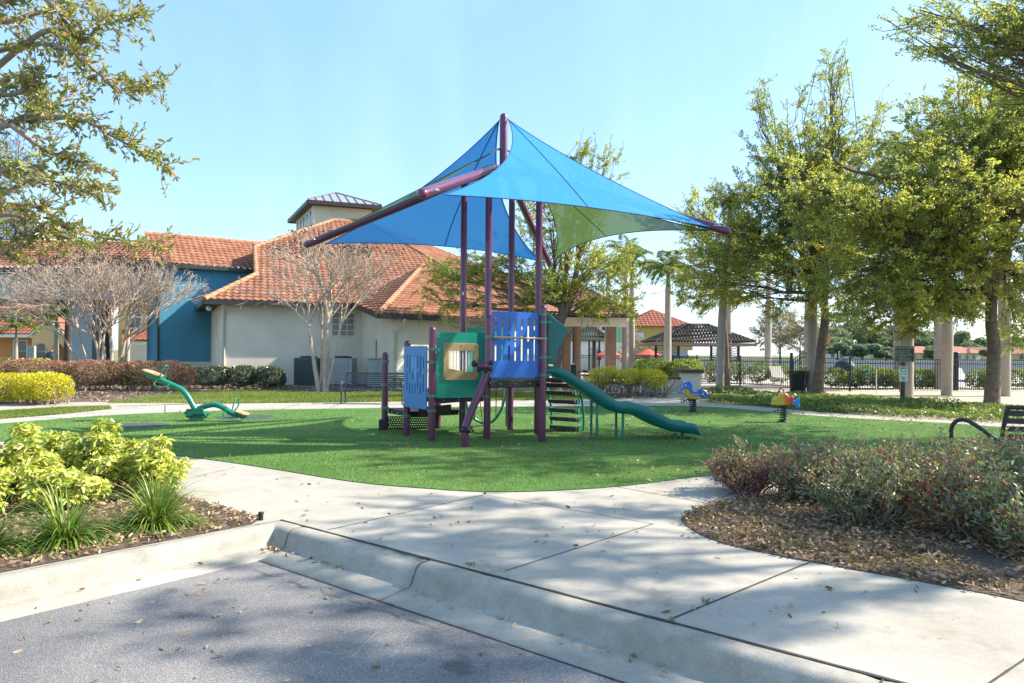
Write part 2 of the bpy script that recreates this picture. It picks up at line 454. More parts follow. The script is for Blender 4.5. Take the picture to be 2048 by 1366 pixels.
m_moss = LEAF('hanging_moss', [(0, (.15, .14, .10)), (1, (.30, .28, .20))], .3, .8)
m_oak = LEAF('oak_leaves', [(0, (.20, .27, .07)), (.45, (.35, .41, .09)), (.8, (.50, .50, .095)), (1, (.62, .53, .10))], .58)
m_oakn = LEAF('near_oak_leaves', [(0, (.08, .15, .045)), (.40, (.22, .27, .06)), (.70, (.42, .39, .07)), (.86, (.45, .30, .06)), (1, (.42, .14, .06))], .35, .4, .45)
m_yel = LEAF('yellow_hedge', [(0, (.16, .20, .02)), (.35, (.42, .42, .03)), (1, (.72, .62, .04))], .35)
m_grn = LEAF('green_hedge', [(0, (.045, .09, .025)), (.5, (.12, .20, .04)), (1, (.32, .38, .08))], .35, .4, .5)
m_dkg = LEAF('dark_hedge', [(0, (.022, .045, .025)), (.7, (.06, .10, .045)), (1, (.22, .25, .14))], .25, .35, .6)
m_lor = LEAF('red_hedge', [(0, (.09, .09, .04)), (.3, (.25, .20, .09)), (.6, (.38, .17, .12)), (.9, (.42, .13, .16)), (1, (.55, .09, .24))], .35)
m_lor2 = LEAF('red_green_shrub', [(0, (.06, .12, .06)), (.38, (.15, .23, .10)), (.58, (.27, .25, .10)), (.78, (.30, .14, .08)), (.94, (.25, .06, .08)), (1, (.42, .05, .14))], .3, .45, .45)
m_sch = LEAF('variegated_leaves', [(0, (.10, .20, .03)), (.35, (.33, .42, .05)), (.75, (.60, .60, .09)), (1, (.70, .70, .25))], .3, .4, .5)
m_lir = LEAF('strap_leaves', [(0, (.04, .11, .02)), (.55, (.13, .24, .03)), (.85, (.34, .38, .05)), (1, (.50, .42, .12))], .35, .4, .45)
m_frond = LEAF('palm_fronds', [(0, (.05, .11, .02)), (.6, (.14, .22, .035)), (1, (.35, .36, .05))], .35, .45)
m_farl = LEAF('far_tree_leaves', [(0, (.12, .18, .13)), (1, (.24, .31, .19))], .3)  # bluish cast of distance haze is mixed into these leaf colours
m_brl = LEAF('sparse_brown_leaves', [(0, (.16, .13, .08)), (1, (.33, .26, .15))], .3)
# ================================================= SETTING: ground, kerb, road, path, beds
def xy(pts): return [(p.x, p.y) for p in pts]
def gp(*px, z=0.0): return [G(a, b) + V((0, 0, z)) for a, b in px]
def sheet(name, pts, m, z, label=None, kind='structure'):
    me = bpy.data.meshes.new(name)
    bm = bmesh.new(); vs = [bm.verts.new((p[0], p[1], z)) for p in pts]
    es = [bm.edges.new((vs[i], vs[(i + 1) % len(vs)])) for i in range(len(vs))]
    bmesh.ops.triangle_fill(bm, use_beauty=True, use_dissolve=False, edges=es)
    bmesh.ops.recalc_face_normals(bm, faces=bm.faces)
    if bm.faces and sum(f.normal.z for f in bm.faces) < 0: bmesh.ops.reverse_faces(bm, faces=bm.faces)
    bm.to_mesh(me); bm.free()
    return tag(link(me, name, m, None, (0, 0, 0)), label, None, None, kind)
KC = G(559, 1040); KC.z = 0
DL = (G(0, 1148) - KC); DL.z = 0; DL.normalize()
DR = (G(1700, 1340) - KC); DR.z = 0; DR.normalize()
NL = V((-DL.y, DL.x, 0)); NL = NL if NL.dot(DR) > 0 else -NL     # towards the road from the left kerb
NR = V((-DR.y, DR.x, 0)); NR = NR if NR.dot(DL) > 0 else -NR
Lf, Rf = KC + DL * 45, KC + DR * 45
sheet('ground', xy([Lf, KC, Rf]) + [(700, Rf.y), (700, 900), (-700, 900), (-700, Lf.y)], m_far, -.03)
sheet('road', [(-60, -45), (60, -45), (60, 12), (-60, 12)], m_asph, -.172)
# kerb: profile swept along both lines with a mitred corner
prof = [(-.0, -.25), (-.0, -.004), (.015, 0), (.10, 0), (.135, -.012), (.16, -.04), (.178, -.085), (.192, -.13), (.215, -.150), (.235, -.153), (.50, -.168), (.50, -.25)]
def kerbpt(t, d, z):
    """t<0 along the left line, t>0 along the right line (metres from the corner)"""
    mit = (NL + NR) / (1 + NL.dot(NR))
    if t < 0: b = KC + DL * (-t); n = NL; k = max(0, -t)
    else: b = KC + DR * t; n = NR; k = t
    dd = DL if t < 0 else DR
    tm = mit.dot(dd) * d                      # where the mitre line is
    if k < tm: b = KC + dd * 0; return KC + mit * d + V((0, 0, z))
    return b + n * d + V((0, 0, z))
ts = [-45, -20, -12] + [-9 + i * .06 for i in range(150)] + [0] + [i * .06 for i in range(1, 150)] + [12, 20, 45]
rows = []
for t in ts:
    row = []
    for d, z in prof:
        p = kerbpt(t, d, z)
        if -9 < t < 9 and z > -.2:
            w = noise.noise(p * 3.0) * .006 + noise.noise(p * 14) * .003
            chip = 0
            if 0.75 < t < 1.92 and d < .17 and d > .01:          # the broken length before the joint
                s = (t - .75) / 1.17
                chip = -.035 * (s ** 1.3) * (1 if d > .05 else .7) - .012 * max(0, noise.noise(p * 22)) * (s > .3)
            for jt in (-3.1, .37, 1.94, 5.0):
                if abs(t - jt) < .035: w -= .012 if d < .49 else 0
            p.z += w * (.5 if d < .02 else 1) + chip
        row.append(p)
    rows.append(row)
mb = MB().sweep(rows, True, True, caps=False)
kerb = tag(mb.build('kerb', m_kerb, None, (0, 0, 0)), None, None, None, 'structure')
kerb.data.polygons.foreach_set('use_smooth', [True] * len(kerb.data.polygons))
# concrete: plaza and the ring path round the turf
ring_back = [(-420, 884), (-150, 852), (0, 838), (110, 829), (222, 813), (400, 807.5), (650, 805), (900, 802), (1130, 800), (1250, 797.5), (1330, 799), (1395, 804), (1440, 807), (1520, 813), (1600, 821), (1700, 829), (1850, 838), (2048, 848), (2350, 868)]
conc = gp(*ring_back) + [V((13, 9.0, 0)), V((14, 4, 0)), KC + DR * 17] + [KC + V((0, 0, 0)), KC + DL * 6.0, G(-420, 950)]
CONC = xy(conc)
sheet('pavement', CONC, m_conc, -.002)
sheet('side_path', xy(gp((-300, 815), (180, 803.5), (395, 806.5), (232, 812), (215, 818), (135, 816), (-300, 838))), m_conc, -.004)
sheet('gate_path', xy(gp((1215, 799), (1330, 789), (1375, 781.5), (1440, 777), (1640, 776), (1640, 783.5), (1450, 786), (1385, 792), (1400, 803.5), (1330, 803))), m_conc, -.006)
turf = smooth(gp((-260, 866), (-100, 858), (0, 848), (200, 832), (400, 823), (620, 818.5), (900, 814.5), (1180, 812.5), (1340, 812), (1440, 815), (1560, 826), (1700, 836.5), (1900, 847), (2080, 862), (2160, 880), (2080, 905), (1850, 925), (1600, 937), (1410, 952), (1250, 972), (1100, 982), (970, 984), (850, 977), (700, 963), (500, 931), (345, 911), (100, 890), (-80, 878), (-240, 874)), 3, True)
TURF = xy(turf)
sheet('artificial_turf', TURF, m_turf, .006)
lb = smooth(gp((-420, 935), (0, 938), (150, 955), (300, 978), (400, 1002), (522, 1037)), 3) + [KC + DL * .25 - NL * .03, KC + DL * 5 - NL * .03]
LBED = xy(lb)
sheet('left_planting_bed', LBED, m_soil, .004)
rb = smooth(gp((2300, 1262), (2048, 1203), (1850, 1165), (1700, 1138), (1560, 1112), (1440, 1085), (1380, 1057), (1362, 1037), (1385, 1022), (1430, 1008), (1560, 985), (1750, 972), (2048, 968), (2500, 975)), 4)
RBED = xy(rb)
sheet('right_planting_bed', RBED, m_soil, .004)
backbed = gp((-500, 760), (-500, 832), (-50, 812), (130, 807), (215, 803), (330, 789), (500, 780), (640, 786), (900, 781.5), (1100, 784), (1180, 793), (1260, 799), (1330, 796), (1336, 790), (1300, 781), (1200, 775), (1100, 768), (1000, 762))
sheet('back_planting_bed', xy(backbed), m_soil, -.014)
lawn = gp((213, 806), (400, 806.5), (650, 804.5), (900, 801.5), (1130, 799.5), (1235, 797.5), (1180, 793), (1100, 784), (900, 781.5), (640, 786), (500, 780), (330, 789))
LAWN = xy(lawn); sheet('lawn', LAWN, m_lawn, -.010)
lawn2 = gp((-300, 848), (0, 824), (130, 816), (218, 813.5), (222, 818), (110, 829.5), (0, 838), (-300, 868))
LAWN2 = xy(lawn2); sheet('lawn_strip', LAWN2, m_lawn, .002)
sheet('sandy_bed', xy(gp((1650, 782), (1700, 830), (1850, 840), (2400, 868), (2800, 800), (2500, 775), (1800, 778))), m_sand, -.012)
sheet('fence_mulch', xy(gp((1350, 772), (1500, 770), (1680, 777), (1680, 796), (1620, 806), (1440, 800), (1400, 790))), m_soil, -.016)
sheet('pool_deck', [(2, 34), (30, 33), (60, 36), (60, 52), (20, 56), (2, 60)], m_deckp, -.020)
# lake with its far bank
m_lake, nt, b = nodes('lake_water')
b.inputs['Base Color'].default_value = (.06, .07, .075, 1); b.inputs['Roughness'].default_value = .6; b.inputs['Specular IOR Level'].default_value = .06
bump(nt, b, noise_(nt, 1.2, 4), .35, .05)
sheet('lake', [(8, 66), (60, 62), (260, 70), (320, 205), (180, 225), (60, 225), (20, 200)], m_lake, -.018)
sheet('far_bank', [(10, 206), (60, 228), (180, 228), (330, 207), (420, 330), (-20, 330)], m_lawn, -.012)
# pavement joints: thin strips of dirt
mb = MB()
def strip(a, b, w=.012, z=.0025):
    a, b = V(a), V(b); d = (b - a); d.z = 0; d.normalize(); s = V((-d.y, d.x, 0)) * w / 2
    n = max(2, int((b - a).length / .08)); L = []; Rr = []
    for i in range(n + 1):
        p = a.lerp(b, i / n); k = 1 + .5 * noise.noise(p * 9)
        L.append(p + s * k + V((0, 0, z))); Rr.append(p - s * k + V((0, 0, z)))
    vs = L + Rr
    mb.add(vs, [(i, i + 1, n + 2 + i, n + 1 + i) for i in range(n)])
strip(KC + DL * .2 - NL * 0, KC + DL * .25, .01)
strip(KC - NR * .012, KC + DR * 8 - NR * .012, .022)
strip(G(655, 1060), G(970, 989), .010); strip(G(970, 988), G(970, 983), .03)
strip(G(972, 990), G(1308, 1048), .009); strip(G(1306, 1048), G(1010, 1142), .010); strip(G(1625, 1122), G(1347, 1236), .014)
strip(G(1225, 972), G(1428, 1009), .012); strip(G(525, 1036), G(385, 1000), .02)
strip(G(1545, 955), G(1420, 1004), .008); strip(G(392, 953), G(470, 935), .007); strip(G(2180, 1230), G(1900, 1420), .012)
for a, b_ in (((600, 807), (560, 819)), ((690, 804.5), (655, 818)), ((1240, 798), (1290, 812)), ((1690, 829), (1660, 834)), ((1810, 836), (1775, 841)), ((60, 834), (150, 837)), ((330, 809), (330, 826)), ((930, 802), (940, 814))):
    strip(G(*a), G(*b_), .02)
for t in (-3.1, .37, 1.94, 5.0):
    for w_, sg in ((.004, 1),):
        a_ = [kerbpt(t - w_, d, z) for d, z in prof[1:-1]]; b_ = [kerbpt(t + w_, d, z) for d, z in prof[1:-1]]
        nn = NL if t < 0 else NR; off = lambda i: nn * .004 + V((0, 0, .004))
        a_ = [p + off(0) + (V((0, 0, -.035)) if t == 1.94 and i < 5 else V((0, 0, 0))) for i, p in enumerate(a_)]; b_ = [p + off(0) for p in b_]
        if t == 1.94: a_ = [p - V((0, 0, .0)) for p in a_]
        mb.add(a_ + b_, [(i, i + 1, len(a_) + i + 1, len(a_) + i) for i in range(len(a_) - 1)])
mb.build('pavement_joints', m_joint, None, (0, 0, 0))['kind'] = 'structure'
# a worn patch and a dark crack line in the asphalt
mb = MB()
q0, q1 = G(505, 1140, -.17), G(890, 1262, -.17)
cp = [q0.lerp(q1, k / 40) + V((noise.noise(V((k * .35, 0, 0))) * .05, noise.noise(V((k * .35, 9, 0))) * .05, .003)) for k in range(41)]
for k in range(40):
    if noise.noise(V((k * .45, 5, 2))) > -.22: strip(cp[k], cp[k + 1], .007)
strip(KC + DR * .3 + NR * .505 + V((0, 0, -.171)), KC + DR * 9 + NR * .505 + V((0, 0, -.171)), .02)
mb.build('road_cracks', m_joint, None, (0, 0, 0))['kind'] = 'structure'
# ------------------------------------------------ blades and litter (nobody could count them)
def blades(name, pts, h, w, m, z=.006, lean=.35, lab=None):
    N = len(pts); c = np.concatenate([pts, np.full((N, 1), z)], 1)
    a = rng.uniform(0, 6.283, N); d = np.stack([np.cos(a), np.sin(a), np.zeros(N)], 1)
    hh = h * rng.uniform(.6, 1.2, N)[:, None]; t = rng.uniform(0, 6.283, N)
    off = np.stack([np.cos(t), np.sin(t), np.zeros(N)], 1) * hh * lean * rng.random((N, 1))
    v = np.stack([c - d * w / 2, c + d * w / 2, c + off + np.array([[0, 0, 1]]) * hh], 1).reshape(-1, 3)
    o = np_mesh(name, v, np.arange(3 * N).reshape(N, 3), m, None, (0, 0, 0), np.clip(rng.random(N) * .55 + .22 + .5 * np.array([noise.noise(V((a_ * .45, b_ * .6, 1))) + .4 * noise.noise(V((a_ * 2.2, b_ * 2.2, 4))) for a_, b_ in pts]), 0, 1))
    return tag(o, lab, None, None, 'stuff')
blades('turf_grass', scatter(TURF, 300000, 9.5),   .021, .008, m_turfb, .006, .5, 'short green artificial turf pile of the playground')
blades('lawn_grass', np.concatenate([scatter(LAWN, 70000), scatter(LAWN2, 26000)]), .07, .022, m_grass, -.008, .8, 'yellow green mown lawn grass beside the path')
def litter(name, pts, L, m, z=.012, tb=None, lab=None, zs=.02, tilt=.45):
    N = len(pts); a = rng.uniform(0, 6.283, N)
    d = np.stack([np.cos(a), np.sin(a), rng.normal(0, tilt, N)], 1)
    c = np.concatenate([pts, (z + np.abs(rng.normal(0, zs, N)))[:, None]], 1)
    L = L * rng.uniform(.6, 1.3, N)
    o = leaves(name, c, d, L, L * rng.uniform(.3, .45, N), m, None, rng.random(N) if tb is None else rng.beta(*tb, N), True, (0, 0, 0))
    return tag(o, lab, None, None, 'stuff')
def clumpy(poly, N, near, sc, thr):
    p = scatter(poly, N * 2, near); k = np.array([noise.noise(V((a * sc, b * sc, 3.3))) + .25 * random.random() > thr for a, b in p]); return p[k][:N]
litter('right_bed_litter', clumpy(RBED, 18000, 6.5, 1.1, -.28), .052, m_litter, .012, (1.7, 2.2), 'brown oak leaf litter under the right hand shrubs', .022)
litter('left_bed_litter', clumpy(LBED, 11000, 6.0, 1.3, -.3), .052, m_litter, .014, (2.2, 1.6), 'brown leaf litter in the yellow shrub bed', .018)
litter('back_bed_litter', scatter(xy(backbed), 9000), .12, m_litter, -.002, None, 'leaf litter along the back hedges and clubhouse', .02)
litter('turf_litter', np.concatenate([scatter(TURF, 500), clumpy([(1, 8), (3, 8), (12, 12), (12, 19), (1.5, 19)], 1500, 0, .5, -.1)]), .06, m_litter, .022, (2, 1.5), 'dry leaves fallen on the artificial turf', .012)
pl = [xy(gp((350, 930), (960, 1000), (1300, 980), (1380, 1050), (2048, 1215), (1500, 1275), (600, 1045)))][0]
litter('pavement_litter', scatter(pl, 90), .05, m_litter, .006, None, 'few dry leaves on the concrete pavement', .004, .2)
rp = xy([G(0, 1260, -.17), G(530, 1130, -.17), G(1300, 1366, -.17), G(0, 1366, -.17)])
litter('road_litter', scatter(rp, 60), .05, m_litter, -.166, (2, 1.2), 'few dry leaves on the asphalt', .004, .2)
gl = []
for t in list(rng.uniform(.05, 1.1, 26)) + list(rng.uniform(1.8, 6.5, 40)) :
    p = KC + DR * (t + .2) + NR * (.24 + abs(rng.normal(0, .04))); gl.append((p.x, p.y))
for t in rng.uniform(.2, 5.0, 20):
    p = KC + DL * (t + .2) + NL * rng.uniform(.25, .9); gl.append((p.x, p.y))
for t in rng.normal(.05, .08, 22):
    p = KC + DR * (abs(t) + .26) + NR * (.25 + abs(rng.normal(0, .05))); gl.append((p.x, p.y))
litter('gutter_litter', np.array(gl), .055, m_litter, -.148, (2, 1.3), 'brown leaves gathered along the kerb gutter', .006, .35)
# ================================================= CLUBHOUSE
UP_ = V((0, 0, 1))
def window(parent, c, u, n, w, h, nx=2, ny=2, fm=None, gm=None, fw=.07, arch=False, name='window'):
    c, u, n = V(c), V(u).normalized(), V(n).normalized(); z = V((0, 0, 1))
    mb = MB(); m = Matrix((u, n, z)).transposed()
    def bx(x, y, sx, sz, d=.05): mb.box(c + u * x + z * y + n * (d / 2), (sx, d, sz), M=m)
    bx(0, h / 2 - fw / 2, w, fw); bx(0, -h / 2 + fw / 2, w, fw)
    bx(-w / 2 + fw / 2, 0, fw, h - 2 * fw); bx(w / 2 - fw / 2, 0, fw, h - 2 * fw)
    for i in range(1, nx): bx(-w / 2 + w * i / nx, 0, .03, h - 2 * fw, .035)
    for i in range(1, ny): bx(0, -h / 2 + h * i / ny, w - 2 * fw, .03, .03)
    if arch:
        pts = [c + z * (h / 2) + u * (w / 2 * math.cos(R(a))) + z * (w / 2 * math.sin(R(a))) + n * .03 for a in range(0, 181, 15)]
        mb.tube(pts, fw / 2, 6)
        for a in (60, 120): mb.bar(c + z * (h / 2) + n * .03, c + z * (h / 2) + (u * math.cos(R(a)) + z * math.sin(R(a))) * w / 2 + n * .03, .03, .03)
    f = mb.build(name, fm or m_frame, parent)
    g = MB().box(c + n * .012, (w - .04, .01, h - .04), M=m)
    if arch: g.poly([c + z * (h / 2) + u * (w / 2 * math.cos(R(a))) + z * (w / 2 * math.sin(R(a))) + n * .012 for a in range(0, 181, 15)])
    g.build('pane', gm or m_glass, f)
    return f
def tiles(bmm, poly, a, b, pu=.30, pv=.40, amp=.045, step=.03, nu=5, uo=0):
    """S-tile surface over the convex planar polygon; a->b is the eave direction"""
    uvl = bmm.loops.layers.uv.verify()
    a, b = V(a), V(b); poly = [V(p) for p in poly]
    u = (b - a).normalized(); n = V((0, 0, 0))
    for i in range(len(poly)): n += (poly[i] - poly[0]).cross(poly[(i + 1) % len(poly)] - poly[0])
    n.normalize(); n = n if n.z > 0 else -n
    v = n.cross(u); v = v if v.z > 0 else -v
    hu = n.cross(UP_).normalized()
    u = hu if hu.dot(u) > 0 else -hu
    v = n.cross(u); v = v if v.z > 0 else -v
    cu = [(p - a).dot(u) for p in poly]; cv = [(p - a).dot(v) for p in poly]
    u0, u1 = math.floor(min(cu) / pu) * pu, max(cu); v1 = max(cv)
    K = int((u1 - u0) / pu * nu) + 2; r0_ = math.floor(min(cv) / pv + 1e-4); rows = int(v1 / pv) + 1
    new = []
    for r in range(r0_, rows):
        rr = []
        for (vv, lift) in ((r * pv, step), ((r + 1) * pv, 0.0)):
            line = []
            for i in range(K):
                x = u0 + i * pu / nu; ph = (i % nu) / nu
                h = amp * (.5 + .5 * math.cos(2 * math.pi * ph)) + lift
                vt = bmm.verts.new(a + u * x + v * vv + n * h); line.append((vt, x, vv)); new.append(vt)
            rr.append(line)
        fr = []
        for i in range(K):                      # front lip of the course
            vt = bmm.verts.new(rr[0][i][0].co - n * (step + amp * .35)); fr.append((vt, rr[0][i][1], rr[0][i][2])); new.append(vt)
        for A, B in ((fr, rr[0]), (rr[0], rr[1])):
            for i in range(K - 1):
                f = bmm.faces.new((A[i][0], A[i + 1][0], B[i + 1][0], B[i][0])); f.smooth = A is not fr
                for lp in f.loops: lp[uvl].uv = ((A[i][1] + A[i + 1][1]) / 2 / pu + uo + .3, r + .5)
    ctr = sum(poly, V((0, 0, 0))) / len(poly)
    for i in range(len(poly)):
        p, q = poly[i], poly[(i + 1) % len(poly)]; e = q - p
        if e.length < 1e-6: continue
        nn = e.cross(n).normalized()
        if (ctr - p).dot(nn) > 0: nn = -nn
        new = [x for x in new if x.is_valid]
        fs = {f for x in new for f in x.link_faces}; es = {e2 for f in fs for e2 in f.edges}
        r = bmesh.ops.bisect_plane(bmm, geom=list(new) + list(es) + list(fs), plane_co=p, plane_no=nn, clear_outer=True)
        new = [g for g in r['geom'] if isinstance(g, bmesh.types.BMVert) and g.is_valid]
def bm_obj(bmm, name, m, parent):
    me = bpy.data.meshes.new(name); bmm.to_mesh(me); bmm.free()
    if me.uv_layers: me.uv_layers[0].name = 'UVMap'
    return link(me, name, m, parent)
def caps(mb, a, b, r=.14):
    a, b = V(a), V(b); n = max(2, int((b - a).length / .42))
    for i in range(n):
        p, q = a.lerp(b, i / n), a.lerp(b, (i + 1.12) / n)
        mb.tube([p, q], [r * 1.08, r * .9], 8)
ZE = 3.80
fu = V((.94, .342, 0)).normalized(); fb = V((-fu.y, fu.x, 0)); fo_ = -fb           # front of the clubhouse: along, back, out
E1 = V((P(408, 600, 30).x, 30, ZE)); E2 = E1 + fu * 14.6; fn = (fu).cross(fb + V((0, 0, .47))).normalized(); R2 = RP(733, 442, E1, fn)
ld = V((-.464, .886, 0)); rd = V((.72, .69, 0)); E0 = E1 + ld * 9.9; E3 = E2 + rd * 8
club = empty('clubhouse', (E1.x + 6, 33, 0), 'cream and blue clubhouse with clay tiled hip roofs behind the playground', 'building')
S1, S2, VV = RP(509, 494, E1, fn), RP(665, 441, E1, fn), RP(512, 549, E1, fn)
R4 = RP(845, 531, E1, fn); C1 = P(757, 627, 27.6); cu = V((.80, .60, 0)); C2 = C1 + cu * 7.5; Q1 = RP(704, 604.5, E1, fn)
R4b = R4 + cu * 7.5
roof = MB()      # the solid underside of the roof
for pl in ((E1, E2, R2), (VV, R2, S2, S1), (E0, E1, VV), (E2, E3, R2), (C1, C2, R4b, R4), (Q1, C1, R4)):
    roof.poly([V(p) - V((0, 0, .06)) for p in pl])
roof = roof.build('roof', m_brown, club)
bmm = bmesh.new()
tiles(bmm, (E1, E2, R2), E1, E2); tiles(bmm, (VV, R2, S2, S1), E1, E2); tiles(bmm, (E0, E1, VV), E0, E1, uo=100); tiles(bmm, (E2, E3, R2), E2, E3, uo=200)
tiles(bmm, (C1, C2, R4b, R4), C1, C2, uo=300); tiles(bmm, (Q1, C1, R4), Q1, C1, uo=400)
# blue wing
A = P(318, 700, 35); A.z = 0; B = P(517, 700, 37.6); B.z = 0; wu = (B - A).normalized(); wb = V((-wu.y, wu.x, 0))
Ae = A - wb * .28 - wu * .45 + V((0, 0, 6.0)); Be = B - wb * .28 + V((0, 0, 6.0)) + wu * 1.2
Ar = Ae + wb * 3.9 + V((0, 0, 2.0)); Br = Be + wb * 3.9 + V((0, 0, 2.0))
tiles(bmm, (Ae, Be, Br, Ar), Ae, Be, uo=500)
# bridge over the drive
b0 = V((-34, 37.4, 6.0)); b1 = V((Ae.x + .6, 37.4, 6.0)); b2 = V((Ae.x + .6, 41.4, 8.0)); b3 = V((-34, 41.4, 8.0))
tiles(bmm, (b0, b1, b2, b3), b0, b1, uo=600)
# covered patio at the far right
p0, p1, p2, p3 = V((-1.5, 41.6, 3.95)), V((7.6, 41.6, 3.95)), V((4.6, 46.5, 6.2)), V((-1.5, 46.5, 6.2))
tiles(bmm, (p0, p1, p2, p3), p0, p1, uo=700)
bm_obj(bmm, 'roof_tiles', m_tile, roof)
mb = MB()
for a, b_ in ((E1, VV), (S1, S2), (S2, R2), (E2, R2), (C1, R4), (Ar, Br), (p1, p2), (b3, b2), (VV, S1)):
    mb = MB(); caps(mb, a, b_, .12 if a is VV else .14); mb.build('ridge_cap', m_capt, roof)
mb = MB()
dn = V((0, 0, -.10))
for a, b_ in ((E1, E2), (E1, E0), (C1, C2), (Q1, C1), (Ae, Be), (b0, b1), (p0, p1)):
    MB().bar(a + dn, b_ + dn, .12, .20).build('gutter', m_gutter, roof)
mb = MB()
def soff(a, b, c, d): mb.poly([V((p.x, p.y, a.z - .17)) for p in (a, b, c, d)])
W1 = P(442, 700, 30.72); W1.z = 0
def onwall(px):
    q = RP(px, 705, W1, fo_); return V((q.x, q.y, 0))
W2 = onwall(722); W3 = V((P(785, 700, 28.6).x, 28.6, 0)); W4 = W3 + cu * 7.0; W0 = W1 + ld * 8.6
soff(E1, E2, W1 + fu * 13.5, W1); soff(E1, E0, W0, W1); soff(C1, C2, W4, W3)
soff(Ae, Be, B, A)
mb.poly([V((-34, 37.4, 5.8)), V((b1.x, 37.4, 5.8)), V((b1.x, 38.1, 5.8)), V((-34, 38.1, 5.8))])
mb.build('soffit', m_brown, roof)
# walls
def zp(pts, z0, z1): return MB().prism([V((p.x, p.y, z0)) for p in pts], (0, 0, z1 - z0))
zp([W0, W1, W2, W2 + fb * 9, W0 + fu * 3 + fb], -.05, ZE - .08).build('wall', m_cream, club)
zp([W2 + fu * .01, W3, W4, W4 + V((-1, 7, 0)), W2 + fb * 6 + fu * .01], -.05, C1.z - .08).build('wall', m_cream, club)
w23 = (W3 - W2)
MB().prism([W2 + V((0, 0, 2.5)), W3 + V((0, 0, 2.5)), W3 + V((0, 0, C1.z - .12)), W2 + V((0, 0, ZE - .15))], (.3, .1, 0)).build('wall', m_cream, club)
zp([A, B, B + wb * 8, A + wb * 8], .95, 5.93).build('wall', m_bluew, club)['label'] = 'teal blue stucco wing wall'
zp([A - wb * .03 - wu * .03, B - wb * .03, B + wb * 8, A + wb * 8 - wu * .03], -.05, .95).build('wall_base', m_cream, club)
def quad_on(a, u, n, x, z, w, h, d): return MB().box(a + u * x + n * d / 2 + V((0, 0, z)), (w, d, h), M=Matrix((u, n, V((0, 0, 1)))).transposed())
fy = V((0, -1, 0)); ux = V((1, 0, 0))
window(club, RP(686, 649, W1, fo_), fu, fo_, 1.10, 1.15, 3, 4, m_frame, m_blind, .05)
lnrm = V((-.886, -.464, 0))
for px in (425.5, 435): 
    q = RP(px, 656, W1, lnrm); window(club, q, ld, lnrm, .50, .92, 1, 1, m_cream, m_glass, .04)
# downspouts, wall lamp, conduits
mb = MB(); q = W1 + fo_ * .06 + fu * .12
mb.tube([q + fo_ * .45 + UP_ * 3.62, q + fo_ * .3 + UP_ * 3.5, q + UP_ * 3.25, q], .06, 8)
mb.build('downspout', m_spout, club)
co3 = V((cu.y, -cu.x, 0)); mb = MB(); q = W3 + co3 * .07 + cu * .12
mb.tube([q + co3 * .75 + UP_ * (C1.z - .2), q + co3 * .7 + UP_ * (C1.z - .35), q + UP_ * (C1.z - .75), q], .055, 8)
mb.build('downspout', m_spout, club)
MB().tube([A - wb * .06 - wu * .05 + V((0, 0, 5.8)), A - wb * .06 - wu * .05], .06, 8).build('downspout', m_gutter, club)
q = RP(406, 633, W1, lnrm); MB().ball(E1 + ld * 1.2 + V((.25, .1, -.32)), .13, 10, 7).build('wall_lamp', m_white, club)
mb = MB(); q = W2.lerp(W3, .52); mb.box(q + V((-.07, -.04, 1.5)), (.10, .12, 1.25)); mb.build('conduit', m_cream, club)
# tower
TB = P(616, 404, 44.5); TRr = P(763, 416, 46.1); TL = P(576, 446, 51.5); zt = 11.45
for p in (TB, TRr, TL): p.z = zt
TK = TL + (TRr - TB); ta = P(676, 386, 49)
mid = (TB + TRr + TL + TK) / 4; ta = V((mid.x * .35 + ta.x * .65, ta.y, ta.z))
def inset(p, k): return p + (mid - p) * k
mb = MB()
for a, b_ in ((TB, TRr), (TRr, TK), (TK, TL), (TL, TB)): mb.poly([a, b_, ta])
tr_ = mb.build('tower_roof', m_metal, club)
mb = MB()
for a, b_, ns in ((TB, TRr, 9), (TL, TB, 11)):
    e = (b_ - a)
    nrm = e.cross(ta - a).normalized(); nrm = nrm if nrm.z > 0 else -nrm
    foot = a + e * ((ta - a).dot(e) / e.length_squared); up = ta - foot; k0 = (foot - a).length / e.length
    for i in range(1, ns):
        k = i / ns; t = k / k0 if k < k0 else (1 - k) / (1 - k0)
        s = a + e * k; mb.bar(s + nrm * .03, s + up * t * .98 + nrm * .03, .05, .06, nrm)
    mb.bar(a + nrm * .03, ta + nrm * .03, .07, .07, nrm); mb.bar(b_ + nrm * .03, ta + nrm * .03, .07, .07, nrm)
mb.build('standing_seams', MAT('seam_metal', (.16, .15, .145), .4, .1, 3), tr_)
mb = MB()
for a, b_ in ((TB, TRr), (TL, TB), (TRr, TK), (TK, TL)):
    mb.bar(a - V((0, 0, .14)), b_ - V((0, 0, .14)), .10, .24)
mb.poly([inset(p, .0) - V((0, 0, .2)) for p in (TB, TRr, TK, TL)])
mb.build('tower_eaves', m_brown, tr_)
iw = [inset(p, .19) for p in (TB, TRr, TK, TL)]
zp(iw, 8.0, zt - .21).build('tower_wall', m_cream, club)
ud = (iw[3] - iw[0]).normalized(); nn = V((ud.y, -ud.x, 0)); nn = nn if nn.y < 0 else -nn
if (iw[0] - mid).dot(nn) < 0: nn = -nn
L_ = (iw[3] - iw[0]).length
for k in (.10, .29, .48, .67, .86): window(club, iw[0] + ud * L_ * k - V((0, 0, 1.15)), ud, nn, .62, 1.5, 1, 2, m_frame, m_glass, .05, name='tower_window')
